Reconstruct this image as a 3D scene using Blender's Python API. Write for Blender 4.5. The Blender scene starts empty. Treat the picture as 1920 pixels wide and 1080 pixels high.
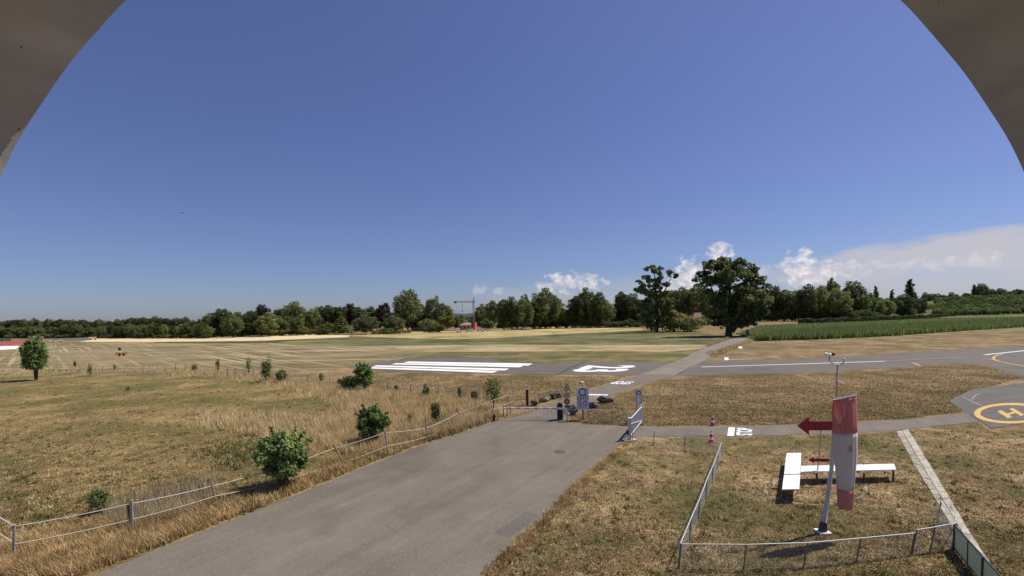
import bpy, math, random
import numpy as np
from mathutils import Vector, Matrix, Euler

random.seed(7)
rng = np.random.default_rng(11)
S = bpy.context.scene
COL = S.collection
R = math.radians

# ------------------------------------------------------------------ camera
EYE_H, FOC, PITCH, ROLL = 8.3, 900.0, 3.0, 1.13
PPY = 591 + FOC * math.tan(R(PITCH))
cam_d = bpy.data.cameras.new('camera')
cam = bpy.data.objects.new('camera', cam_d)
COL.objects.link(cam)
S.camera = cam
cam_d.sensor_width = 36
cam_d.lens = FOC / 1920 * 36
cam_d.shift_y = (PPY - 540) / 1920
cam_d.clip_start = 0.03
cam_d.clip_end = 9000
cam.location = (0, 0, EYE_H)
CM = (Matrix.Rotation(R(90 - PITCH), 3, 'X') @ Matrix.Rotation(R(-ROLL), 3, 'Z'))
cam.rotation_euler = CM.to_euler()

# ------------------------------------------------------------------ daylight
SUNV = Vector((0.62, 0.20, 1.0)).normalized()      # towards the sun
SUN_EL = math.asin(SUNV.z)
W = bpy.data.worlds.new('World')
S.world = W
W.use_nodes = True
wn, wl = W.node_tree.nodes, W.node_tree.links
for n in list(wn): wn.remove(n)


def build_world():
    out = wn.new('ShaderNodeOutputWorld')
    bg = wn.new('ShaderNodeBackground')
    bg.inputs[1].default_value = 0.078
    sky = wn.new('ShaderNodeTexSky')
    sky.sky_type = 'NISHITA'
    sky.sun_disc = False
    sky.sun_elevation = SUN_EL
    sky.sun_rotation = math.atan2(SUNV.x, SUNV.y)
    sky.altitude = 480
    sky.air_density = 1.0
    sky.dust_density = 0.7
    sky.ozone_density = 4.0

    def math_(op, a, b=None, c=None, clamp=False):
        n = wn.new('ShaderNodeMath'); n.operation = op; n.use_clamp = clamp
        for i, v in enumerate((a, b, c)):
            if v is None: continue
            if isinstance(v, (int, float)): n.inputs[i].default_value = v
            else: wl.new(v, n.inputs[i])
        return n.outputs[0]

    tc = wn.new('ShaderNodeTexCoord')
    sep = wn.new('ShaderNodeSeparateXYZ'); wl.new(tc.outputs['Generated'], sep.inputs[0])
    x, y, z = sep.outputs
    az = math_('MULTIPLY', math_('ARCTAN2', x, y), 57.2958)
    el = math_('MULTIPLY', math_('ARCSINE', z), 57.2958)

    def noise(scale, detail, rough, sx=1.0, sy=1.0, off=0.0):
        c = wn.new('ShaderNodeCombineXYZ')
        wl.new(math_('MULTIPLY', az, sx), c.inputs[0])
        wl.new(math_('MULTIPLY', el, sy), c.inputs[1])
        c.inputs[2].default_value = off
        n = wn.new('ShaderNodeTexNoise')
        n.inputs['Scale'].default_value = scale
        n.inputs['Detail'].default_value = detail
        n.inputs['Roughness'].default_value = rough
        wl.new(c.outputs[0], n.inputs['Vector'])
        return n.outputs[0]

    nb = noise(1.0, 7, 0.52, 1, 1.2)
    ns = noise(1.3, 4, 0.5, 1, 1.3, 0.35)
    nw = noise(0.22, 7, 0.62, 0.8, 2.6, 3.0)
    nb0 = math_('SUBTRACT', nb, 0.5)
    nw0 = math_('SUBTRACT', nw, 0.5)

    # soft sheets (anvil, haze bank): azimuth, elevation, half-widths, weight, edge softness
    def sheet(a, e, wa, we, k, soft, amp=1.0):
        p = math_('POWER', math_('ABSOLUTE', math_('DIVIDE', math_('SUBTRACT', az, a), wa)), 2.0)
        q = math_('POWER', math_('ABSOLUTE', math_('DIVIDE', math_('SUBTRACT', el, e), we)), 2.0)
        d = math_('SUBTRACT', 1.0, math_('ADD', p, q))
        d = math_('ADD', d, math_('MULTIPLY', nw0, k))
        return math_('MULTIPLY', math_('DIVIDE', d, soft, clamp=True), amp)

    def puff(a, e, wa, we, amp=1.0):
        p = math_('POWER', math_('ABSOLUTE', math_('DIVIDE', math_('SUBTRACT', az, a), wa)), 2.0)
        q = math_('POWER', math_('ABSOLUTE', math_('DIVIDE', math_('SUBTRACT', el, e), we)), 2.0)
        d = math_('SUBTRACT', 1.0, math_('ADD', p, q))
        d = math_('ADD', d, math_('MULTIPLY', nb0, 5.0))
        return math_('MULTIPLY', math_('DIVIDE', d, 1.1, clamp=True), amp)

    def maxall(lst):
        r = lst[0]
        for v in lst[1:]: r = math_('MAXIMUM', r, v)
        return r

    veil = maxall([
        sheet(45, 4.6, 12, 2.0, 2.0, 0.7, 0.88),
        sheet(38, 4.6, 8, 1.2, 2.6, 0.8, 0.75),
        sheet(36, 3.4, 13, 2.1, 2.4, 1.0, 0.72),
        sheet(48, 2.4, 24, 3.0, 1.4, 1.2, 0.72),
        sheet(58, 4.2, 14, 2.4, 1.6, 1.0, 0.70),
        sheet(16, 1.2, 24, 3.2, 1.8, 1.5, 0.50),
        sheet(3, 0.6, 9, 2.2, 1.6, 1.3, 0.30)])
    puffs = maxall([
        puff(31.0, 4.5, 1.9, 1.8, 0.95), puff(32.2, 3.4, 3.2, 1.4, 0.7), puff(35.5, 3.9, 2.4, 0.8, 0.42),
        puff(40.5, 3.8, 3.2, 0.6, 0.40), puff(44.5, 3.9, 1.2, 0.8, 0.40),
        puff(20.2, 4.1, 2.0, 1.9, 0.95), puff(19.5, 2.6, 2.8, 1.8, 0.70), puff(23.4, 6.0, 1.4, 1.6, 1.0),
        puff(22.5, 4.0, 2.2, 1.6, 0.70), puff(27.3, 4.0, 1.2, 0.8, 0.40),
        puff(6.6, 3.9, 2.6, 1.1, 0.85), puff(9.3, 3.7, 2.0, 0.9, 0.75), puff(5.2, 3.1, 2.6, 0.9, 0.60),
        puff(-3.6, 3.2, 1.0, 0.7, 0.40), puff(-1.4, 2.9, 0.9, 0.5, 0.30)])
    tint = wn.new('ShaderNodeVectorMath'); tint.operation = 'MULTIPLY'
    wl.new(sky.outputs[0], tint.inputs[0])
    tr_ = wn.new('ShaderNodeValToRGB')
    wl.new(math_('DIVIDE', el, 90.0, clamp=True), tr_.inputs[0])
    e = tr_.color_ramp.elements
    e[0].position = 0.0; e[0].color = (0.60, 0.65, 0.88, 1)
    e[1].position = 0.12; e[1].color = (0.72, 0.67, 0.88, 1)
    k_ = e.new(0.35); k_.color = (0.84, 0.74, 0.96, 1)
    wl.new(tr_.outputs[0], tint.inputs[1])
    m1 = wn.new('ShaderNodeMixRGB'); wl.new(veil, m1.inputs[0]); wl.new(tint.outputs[0], m1.inputs[1])
    m1.inputs[2].default_value = (5.6, 5.45, 5.9, 1)
    m2 = wn.new('ShaderNodeMixRGB'); wl.new(puffs, m2.inputs[0]); wl.new(m1.outputs[0], m2.inputs[1])
    pc = wn.new('ShaderNodeMixRGB')
    wl.new(math_('MULTIPLY', math_('SUBTRACT', ns, 0.38), 4.0, clamp=True), pc.inputs[0])
    pc.inputs[1].default_value = (6.2, 5.9, 6.4, 1); pc.inputs[2].default_value = (9.2, 8.7, 8.7, 1)
    wl.new(pc.outputs[0], m2.inputs[2])
    wl.new(m2.outputs[0], bg.inputs[0]); wl.new(bg.outputs[0], out.inputs[0])


build_world()
sun_d = bpy.data.lights.new('sun', 'SUN')
sun_d.energy = 4.2
sun_d.angle = R(0.5)
sun_d.color = (1.0, 0.95, 0.87)
sun = bpy.data.objects.new('sun', sun_d)
COL.objects.link(sun)
sun.rotation_euler = (-SUNV).to_track_quat('-Z', 'Y').to_euler()
S.view_settings.view_transform = 'Standard'
S.view_settings.look = 'None'
S.view_settings.gamma = 1
S.view_settings.use_curve_mapping = False
S.view_settings.exposure = 0.36

# ------------------------------------------------------------------ picking points on the ground
def ray(px, py):
    return CM @ Vector(((px - 960) / FOC, -(py - PPY) / FOC, -1.0))


def at(px, py, z=0.0):
    """point of the level plane z seen at a position of the photograph"""
    d = ray(px, py)
    t = (z - EYE_H) / d.z
    return Vector((d.x * t, d.y * t, z))


def at_dist(px, py, y):
    """point at forward distance y"""
    d = ray(px, py)
    t = y / d.y
    return Vector((d.x * t, y, EYE_H + d.z * t))


def up_to(base, px, py):
    """height reached at photograph row py above ground point base (px, py: position of the top)"""
    return at_dist(px, py, base.y).z


# ------------------------------------------------------------------ materials
def mat(name, rough=0.9, spec=0.3):
    m = bpy.data.materials.new(name)
    m.use_nodes = True
    b = m.node_tree.nodes['Principled BSDF']
    b.inputs['Roughness'].default_value = rough
    b.inputs['Specular IOR Level'].default_value = spec
    return m, m.node_tree.nodes, m.node_tree.links, b


def ramp(nt, fac, stops):
    n = nt.nodes.new('ShaderNodeValToRGB')
    e = n.color_ramp.elements
    while len(e) < len(stops): e.new(0.5)
    for i, (p, c) in enumerate(stops):
        e[i].position = p
        e[i].color = (*c, 1)
    nt.links.new(fac, n.inputs[0])
    return n.outputs[0]


def nz(nt, vec, scale, detail=3, rough=0.6, dist=0.0):
    n = nt.nodes.new('ShaderNodeTexNoise')
    n.inputs['Scale'].default_value = scale
    n.inputs['Detail'].default_value = detail
    n.inputs['Roughness'].default_value = rough
    n.inputs['Distortion'].default_value = dist
    nt.links.new(vec, n.inputs['Vector'])
    return n.outputs[0]


def mth(nt, op, a, b=None, clamp=False):
    n = nt.nodes.new('ShaderNodeMath'); n.operation = op; n.use_clamp = clamp
    for i, v in enumerate((a, b)):
        if v is None: continue
        if isinstance(v, (int, float)): n.inputs[i].default_value = v
        else: nt.links.new(v, n.inputs[i])
    return n.outputs[0]


def mixc(nt, f, a, b, mode='MIX'):
    n = nt.nodes.new('ShaderNodeMixRGB'); n.blend_type = mode
    for i, v in enumerate((f, a, b)):
        if isinstance(v, (int, float)): n.inputs[i].default_value = v
        elif isinstance(v, tuple): n.inputs[i].default_value = (*v, 1)
        else: nt.links.new(v, n.inputs[i])
    return n.outputs[0]


def wpos(nt, scale=(1, 1, 1), rot=0.0):
    g = nt.nodes.new('ShaderNodeNewGeometry')
    mp = nt.nodes.new('ShaderNodeMapping')
    mp.inputs['Scale'].default_value = scale
    mp.inputs['Rotation'].default_value = (0, 0, rot)
    nt.links.new(g.outputs['Position'], mp.inputs['Vector'])
    return mp.outputs[0]


def streak(nt, ang, length):
    """world position stretched so that noise runs in long streaks along direction ang"""
    g = nt.nodes.new('ShaderNodeNewGeometry')
    mp = nt.nodes.new('ShaderNodeMapping'); mp.vector_type = 'TEXTURE'
    mp.inputs['Scale'].default_value = (length, 1, 1)
    mp.inputs['Rotation'].default_value = (0, 0, ang)
    nt.links.new(g.outputs['Position'], mp.inputs['Vector'])
    return mp.outputs[0]


def bump(nt, bsdf, h, strength, dist):
    n = nt.nodes.new('ShaderNodeBump')
    n.inputs['Strength'].default_value = strength
    n.inputs['Distance'].default_value = dist
    nt.links.new(h, n.inputs['Height'])
    nt.links.new(n.outputs[0], bsdf.inputs['Normal'])


def turf(name, dark, mid, pale, green, gamt=0.5, fine=9.0, coarse=0.22, stripes=None, bmp=0.5, contrast=1.0, gscale=0.12):
    """dry mown turf: fine straw / earth mottling, broad patches, greener patches, optional swath lines"""
    m, N, L, b = mat(name, 0.95, 0.1)
    nt = m.node_tree
    v = wpos(nt)
    f1 = nz(nt, v, fine, 4, 0.72)
    f2 = nz(nt, v, fine * 0.17, 4, 0.65, 0.5)
    f3 = nz(nt, v, coarse, 4, 0.6, 0.4)
    f = mth(nt, 'ADD', mth(nt, 'MULTIPLY', f1, 0.42), mth(nt, 'ADD', mth(nt, 'MULTIPLY', f2, 0.33), mth(nt, 'MULTIPLY', f3, 0.25)))
    w = 0.11 / contrast
    c = ramp(nt, f, [(0.5 - w, dark), (0.5 - w * 0.15, mid), (0.5 + w, pale)])
    g = nz(nt, v, gscale, 5, 0.65, 0.6)
    gm = mth(nt, 'MULTIPLY', mth(nt, 'SUBTRACT', mth(nt, 'ADD', g, mth(nt, 'MULTIPLY', f2, 0.45)), 0.70 - gamt * 0.16), 5.0, True)
    gm = mth(nt, 'MULTIPLY', gm, 0.85)
    gd = tuple(x * 0.55 for x in green)
    gc = ramp(nt, f1, [(0.35, gd), (0.65, green)])
    c = mixc(nt, gm, c, gc)
    if stripes:
        for (ang, sc, amt, col) in stripes:
            st = nz(nt, streak(nt, ang, 45.0), sc, 3, 0.55, 0.15)
            k = mth(nt, 'MULTIPLY', mth(nt, 'SUBTRACT', st, 0.53), 9.0, True)
            k = mth(nt, 'MULTIPLY', k, mth(nt, 'MULTIPLY', mth(nt, 'SUBTRACT', nz(nt, v, 0.02, 3, 0.6), 0.30), 3.2 * amt, True), True)
            c = mixc(nt, k, c, col)
    L.new(c, b.inputs['Base Color'])
    bump(nt, b, mth(nt, 'ADD', f1, mth(nt, 'MULTIPLY', f2, 1.5)), bmp, 0.12)
    return m


def asphalt(name, a, bcol, sdir=R(58)):
    m, N, L, b = mat(name, 0.85, 0.25)
    nt = m.node_tree
    v = wpos(nt)
    f1 = nz(nt, v, 30, 3, 0.8)
    f2 = nz(nt, v, 0.35, 6, 0.62, 0.8)
    f3 = nz(nt, streak(nt, sdir, 14.0), 0.9, 4, 0.65)
    f = mth(nt, 'ADD', mth(nt, 'MULTIPLY', f1, 0.34), mth(nt, 'ADD', mth(nt, 'MULTIPLY', f2, 0.30), mth(nt, 'MULTIPLY', f3, 0.36)))
    c = ramp(nt, f, [(0.38, a), (0.62, bcol)])
    # tar-sealed seams and cracks
    vo = N.new('ShaderNodeTexVoronoi'); vo.feature = 'DISTANCE_TO_EDGE'
    vo.inputs['Scale'].default_value = 0.07
    dv = N.new('ShaderNodeVectorMath'); dv.operation = 'ADD'
    nn = N.new('ShaderNodeTexNoise'); nn.inputs['Scale'].default_value = 0.7; nn.inputs['Detail'].default_value = 5
    L.new(v, nn.inputs['Vector'])
    L.new(v, dv.inputs[0]); L.new(nn.outputs['Color'], dv.inputs[1])
    L.new(dv.outputs[0], vo.inputs['Vector'])
    cr = mth(nt, 'LESS_THAN', vo.outputs['Distance'], 0.0016)
    c = mixc(nt, mth(nt, 'MULTIPLY', cr, 0.22), c, tuple(x * 0.5 for x in a))
    sp = nz(nt, v, 0.11, 3, 0.5, 1.5)
    c = mixc(nt, mth(nt, 'MULTIPLY', mth(nt, 'SUBTRACT', sp, 0.52), 3.0, True), c, tuple(x * 0.82 for x in a))
    gr = nz(nt, v, 12, 2, 0.8)
    c = mixc(nt, mth(nt, 'MULTIPLY', mth(nt, 'SUBTRACT', gr, 0.55), 4.0, True), c, tuple(x * 1.35 for x in bcol))
    L.new(c, b.inputs['Base Color'])
    bump(nt, b, f1, 0.25, 0.01)
    return m


def plain(name, col, rough=0.7, spec=0.3, var=0.12, scale=6.0, metal=0.0):
    m, N, L, b = mat(name, rough, spec)
    nt = m.node_tree
    f = nz(nt, wpos(nt), scale, 5, 0.65)
    lo = tuple(x * (1 - var) for x in col); hi = tuple(min(1, x * (1 + var)) for x in col)
    L.new(ramp(nt, f, [(0.35, lo), (0.65, hi)]), b.inputs['Base Color'])
    b.inputs['Metallic'].default_value = metal
    return m


def leafmat(name, dark, lite, trans=0.42, hue=0.12):
    """foliage: leaf-to-leaf and tree-to-tree variation, some light let through"""
    m, N, L, b = mat(name, 0.75, 0.15)
    nt = m.node_tree
    at_ = N.new('ShaderNodeAttribute'); at_.attribute_name = 'rnd'
    oi = N.new('ShaderNodeObjectInfo')
    c = ramp(nt, at_.outputs['Fac'], [(0.0, dark), (1.0, lite)])
    k = mth(nt, 'ADD', mth(nt, 'MULTIPLY', oi.outputs['Random'], 0.7), 0.65)
    h = N.new('ShaderNodeHueSaturation')
    L.new(mth(nt, 'ADD', mth(nt, 'MULTIPLY', oi.outputs['Random'], -0.035), 0.5 + 0.012), h.inputs['Hue'])
    L.new(k, h.inputs['Value']); L.new(c, h.inputs['Color'])
    L.new(h.outputs[0], b.inputs['Base Color'])
    tr = N.new('ShaderNodeBsdfTranslucent'); L.new(h.outputs[0], tr.inputs[0])
    mx = N.new('ShaderNodeMixShader'); mx.inputs[0].default_value = trans
    L.new(b.outputs[0], mx.inputs[1]); L.new(tr.outputs[0], mx.inputs[2])
    L.new(mx.outputs[0], N['Material Output'].inputs['Surface'])
    return m


def blademat(name, stops, trans=0.2):
    m, N, L, b = mat(name, 0.85, 0.1)
    nt = m.node_tree
    at_ = N.new('ShaderNodeAttribute'); at_.attribute_name = 'rnd'
    f = nz(nt, wpos(nt), 1.1, 5, 0.7)
    k = mth(nt, 'ADD', mth(nt, 'MULTIPLY', at_.outputs['Fac'], 0.45), mth(nt, 'MULTIPLY', mth(nt, 'SUBTRACT', f, 0.33), 1.7), True)
    c = ramp(nt, k, stops)
    L.new(c, b.inputs['Base Color'])
    tr = N.new('ShaderNodeBsdfTranslucent'); L.new(c, tr.inputs[0])
    mx = N.new('ShaderNodeMixShader'); mx.inputs[0].default_value = trans
    L.new(b.outputs[0], mx.inputs[1]); L.new(tr.outputs[0], mx.inputs[2])
    L.new(mx.outputs[0], N['Material Output'].inputs['Surface'])
    return m


M = {}
M['turf'] = turf('dry_mown_turf', (0.085, 0.053, 0.026), (0.215, 0.143, 0.072), (0.45, 0.325, 0.17), (0.105, 0.095, 0.032), 0.22,
                 fine=5, coarse=0.3, stripes=[(R(5), 1.3, 0.5, (0.34, 0.25, 0.13)), (R(-12), 1.0, 0.7, (0.12, 0.085, 0.04))])
M['lawn'] = turf('lawn_by_signal_area', (0.075, 0.048, 0.023), (0.24, 0.16, 0.078), (0.54, 0.40, 0.22), (0.105, 0.105, 0.033), 0.42, fine=5, coarse=0.6, gscale=0.16)
M['paddock'] = turf('paddock_turf', (0.095, 0.062, 0.026), (0.22, 0.15, 0.064), (0.44, 0.32, 0.145), (0.12, 0.12, 0.036), 0.48, fine=4.5, coarse=0.25, gscale=0.13)
M['hay'] = turf('mown_hay_field', (0.13, 0.095, 0.05), (0.22, 0.165, 0.088), (0.34, 0.26, 0.145), (0.13, 0.125, 0.05), 0.35, fine=2, gscale=0.03,
                stripes=[(R(30), 0.5, 0.5, (0.14, 0.115, 0.055)), (R(-4), 0.45, 1.0, (0.46, 0.36, 0.21)), (R(-46), 0.9, 0.9, (0.44, 0.35, 0.205))])
M['stubble'] = turf('pale_stubble', (0.50, 0.38, 0.21), (0.62, 0.48, 0.29), (0.70, 0.56, 0.35), (0.55, 0.45, 0.25), 0.0, fine=2)
M['gold'] = turf('golden_meadow', (0.30, 0.215, 0.09), (0.42, 0.32, 0.145), (0.55, 0.43, 0.22), (0.20, 0.19, 0.07), 0.2, fine=1.5, gscale=0.05)
M['green'] = turf('green_crop_field', (0.095, 0.09, 0.038), (0.155, 0.148, 0.062), (0.25, 0.22, 0.095), (0.065, 0.08, 0.03), 0.6, fine=1.2, gscale=0.06,
                  stripes=[(R(2), 0.3, 0.8, (0.26, 0.22, 0.10))])
M['pale_strip'] = turf('pale_mown_strip', (0.25, 0.19, 0.10), (0.37, 0.285, 0.155), (0.50, 0.40, 0.23), (0.20, 0.18, 0.08), 0.2, fine=2, gscale=0.05,
                       stripes=[(R(0), 0.4, 0.9, (0.20, 0.15, 0.07))])
M['olive_strip'] = turf('olive_strip', (0.085, 0.07, 0.03), (0.165, 0.14, 0.058), (0.30, 0.24, 0.11), (0.095, 0.098, 0.036), 0.6, fine=2.0, stripes=[(R(3), 0.4, 0.8, (0.28, 0.21, 0.10))])
M['bank'] = turf('bank_shade_turf', (0.06, 0.052, 0.022), (0.10, 0.09, 0.038), (0.16, 0.14, 0.06), (0.06, 0.07, 0.02), 0.6, fine=1.5)  # dark turf colour holding the shade of the field bank
M['crop'] = turf('crop_floor', (0.08, 0.11, 0.035), (0.14, 0.18, 0.06), (0.22, 0.27, 0.10), (0.11, 0.17, 0.05), 0.6, fine=1.0, gscale=0.04)
M['verge'] = turf('roadside_verge', (0.12, 0.08, 0.036), (0.32, 0.23, 0.11), (0.58, 0.44, 0.23), (0.12, 0.12, 0.04), 0.4, fine=7, gscale=0.4)
M['road'] = asphalt('road_asphalt', (0.112, 0.094, 0.073), (0.195, 0.166, 0.131))
M['runway'] = asphalt('runway_asphalt', (0.095, 0.081, 0.066), (0.148, 0.130, 0.107), R(4))
M['apron'] = asphalt('apron_asphalt', (0.075, 0.068, 0.061), (0.145, 0.131, 0.117), R(20))
M['path'] = asphalt('path_asphalt', (0.155, 0.132, 0.104), (0.235, 0.202, 0.16))
M['track'] = plain('track_red', (0.33, 0.07, 0.06), 0.9)
M['slabc'] = plain('concrete_slab', (0.40, 0.36, 0.29), 0.9, 0.2, 0.25, 2.5)
M['slab_dark'] = plain('mossy_concrete_slab', (0.30, 0.27, 0.205), 0.95, 0.1, 0.25, 3)
M['slab_mid'] = plain('pale_concrete_slab', (0.36, 0.325, 0.27), 0.95, 0.1, 0.2, 2)
M['paint'] = plain('white_marking_paint', (0.80, 0.78, 0.76), 0.7, 0.3, 0.08, 3.0)
M['boom_pink'] = plain('faded_boom_red', (0.62, 0.38, 0.35), 0.6, 0.3, 0.08)
M['worn'] = plain('worn_white_paint', (0.38, 0.34, 0.27), 0.9, 0.1, 0.45, 5.0)
def worn_paint(name, col, under, cover):
    m, N, L, b = mat(name, 0.8, 0.25)
    nt = m.node_tree
    v = wpos(nt)
    n1 = nz(nt, v, 3.5, 6, 0.75); n2 = nz(nt, streak(nt, R(4), 20.0), 1.2, 4, 0.7)
    k = mth(nt, 'ADD', mth(nt, 'MULTIPLY', n1, 0.6), mth(nt, 'MULTIPLY', n2, 0.4))
    k = mth(nt, 'MULTIPLY', mth(nt, 'SUBTRACT', k, cover), 9.0, True)
    c = mixc(nt, k, col, under)
    L.new(mixc(nt, mth(nt, 'MULTIPLY', n2, 0.35), c, tuple(x * 0.7 for x in col)), b.inputs['Base Color'])
    return m
M['paint'] = worn_paint('white_marking_paint', (0.82, 0.80, 0.77), (0.40, 0.37, 0.33), 0.57)
M['worn'] = worn_paint('worn_white_paint', (0.40, 0.34, 0.25), (0.17, 0.135, 0.09), 0.46)
M['ypaint'] = plain('yellow_marking_paint', (0.56, 0.36, 0.10), 0.8, 0.2, 0.18, 4.0)
M['ypale'] = plain('faded_yellow_line', (0.40, 0.31, 0.15), 0.8, 0.2, 0.2, 3.0)
M['white'] = plain('white_paint', (0.80, 0.80, 0.80), 0.5, 0.4, 0.03)
M['offwhite'] = plain('aged_white_paint', (0.60, 0.58, 0.54), 0.6, 0.3, 0.12)
M['steel'] = plain('galvanised_steel', (0.36, 0.36, 0.35), 0.5, 0.5, 0.15, 8, 0.4)
M['fencepost'] = plain('dull_fence_post', (0.16, 0.16, 0.155), 0.6, 0.4, 0.15, 8, 0.2)
M['palesteel'] = plain('pale_painted_steel', (0.50, 0.52, 0.53), 0.5, 0.4, 0.1, 8)
M['darksteel'] = plain('dark_steel', (0.06, 0.06, 0.065), 0.5, 0.5, 0.2, 8, 0.3)
M['manhole'] = plain('worn_cast_iron', (0.085, 0.072, 0.06), 0.8, 0.3)
M['black'] = plain('black_coating', (0.018, 0.018, 0.02), 0.5, 0.4)
M['red'] = plain('red_sign_paint', (0.26, 0.018, 0.022), 0.5, 0.4, 0.08)
M['signred'] = plain('red_sign_film', (0.42, 0.03, 0.035), 0.5, 0.4, 0.06)
M['ringdark'] = plain('dark_red_ring', (0.045, 0.008, 0.018), 0.5, 0.4, 0.06)
M['signgrey'] = plain('sign_face_grey', (0.66, 0.66, 0.72), 0.5, 0.4, 0.05)
M['wood'] = plain('weathered_wood', (0.22, 0.17, 0.12), 0.9, 0.2, 0.35, 14)
M['darkwood'] = plain('dark_stained_wood', (0.05, 0.035, 0.03), 0.9, 0.2, 0.3, 14)
M['greywood'] = plain('grey_post_wood', (0.30, 0.27, 0.24), 0.9, 0.2, 0.3, 14)
M['rope'] = plain('fence_rope', (0.50, 0.43, 0.33), 0.8, 0.2, 0.15, 20)
M['bark'] = plain('bark', (0.085, 0.065, 0.045), 0.95, 0.1, 0.4, 6)
M['paletimber'] = plain('pale_edging', (0.36, 0.31, 0.23), 0.9, 0.2, 0.15, 4)
M['roof_brown'] = plain('brown_tiles', (0.13, 0.085, 0.07), 0.9, 0.2, 0.2, 1.5)
M['roof_salmon'] = plain('salmon_tiles', (0.30, 0.17, 0.13), 0.9, 0.2, 0.15, 1.0)
M['roof_tan'] = plain('tan_roof', (0.27, 0.21, 0.16), 0.9, 0.2, 0.12, 0.8)
M['roof_pale'] = plain('pale_roof', (0.46, 0.42, 0.40), 0.8, 0.3, 0.1, 0.8)
M['wall_tan'] = plain('tan_render', (0.46, 0.34, 0.23), 0.9, 0.2, 0.1, 0.8)
M['wall_white'] = plain('white_render', (0.62, 0.58, 0.54), 0.9, 0.2, 0.08, 0.8)
M['glass'] = plain('dark_window_glass', (0.03, 0.035, 0.04), 0.15, 0.6)
M['siloRed'] = plain('red_lead_paint', (0.42, 0.07, 0.045), 0.7, 0.3, 0.12, 1.0)
M['yellow'] = plain('yellow_panel', (0.55, 0.42, 0.15), 0.7, 0.3, 0.1)
M['greenpaint'] = plain('green_net', (0.06, 0.16, 0.08), 0.8, 0.2)
M['hill'] = plain('haze_tinted_wooded_hill', (0.055, 0.075, 0.085), 1.0, 0.0, 0.2, 0.02)  # blue of the distant haze is mixed into the hill colour

M['leaf_dark'] = leafmat('leaves_dark', (0.034, 0.046, 0.016), (0.21, 0.245, 0.095))
M['leaf_mid'] = leafmat('leaves_mid', (0.045, 0.064, 0.020), (0.30, 0.345, 0.13))
M['leaf_lime'] = leafmat('leaves_lime', (0.07, 0.085, 0.018), (0.32, 0.32, 0.09))
M['leaf_plum'] = leafmat('leaves_plum', (0.022, 0.016, 0.012), (0.11, 0.075, 0.06))
M['leaf_fresh'] = leafmat('leaves_fresh', (0.026, 0.048, 0.014), (0.30, 0.42, 0.14), 0.45)
M['leaf_corn'] = leafmat('leaves_corn', (0.055, 0.095, 0.028), (0.19, 0.26, 0.09), 0.4)
M['leaf_sunlit_top'] = leafmat('leaves_sunlit_maize_top', (0.12, 0.15, 0.05), (0.30, 0.34, 0.14), 0.3)  # paler green puts sunlight on the maize top into the colour
M['straw'] = blademat('tall_straw', [(0.05, (0.16, 0.11, 0.045)), (0.35, (0.48, 0.35, 0.165)), (0.85, (0.82, 0.66, 0.38))])
M['rusty'] = blademat('rusty_grass', [(0.05, (0.14, 0.10, 0.04)), (0.4, (0.40, 0.27, 0.12)), (0.9, (0.74, 0.56, 0.30))])
M['shortg'] = blademat('short_grass', [(0.1, (0.09, 0.072, 0.028)), (0.38, (0.20, 0.145, 0.062)), (0.6, (0.30, 0.215, 0.10)), (0.85, (0.58, 0.45, 0.24))])
M['weed'] = blademat('green_weeds', [(0.0, (0.03, 0.045, 0.012)), (0.6, (0.08, 0.10, 0.028)), (1.0, (0.17, 0.18, 0.06))])
M['greyweed'] = blademat('grey_dry_stalks', [(0.0, (0.14, 0.105, 0.055)), (0.5, (0.36, 0.29, 0.18)), (1.0, (0.62, 0.53, 0.37))])


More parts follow.
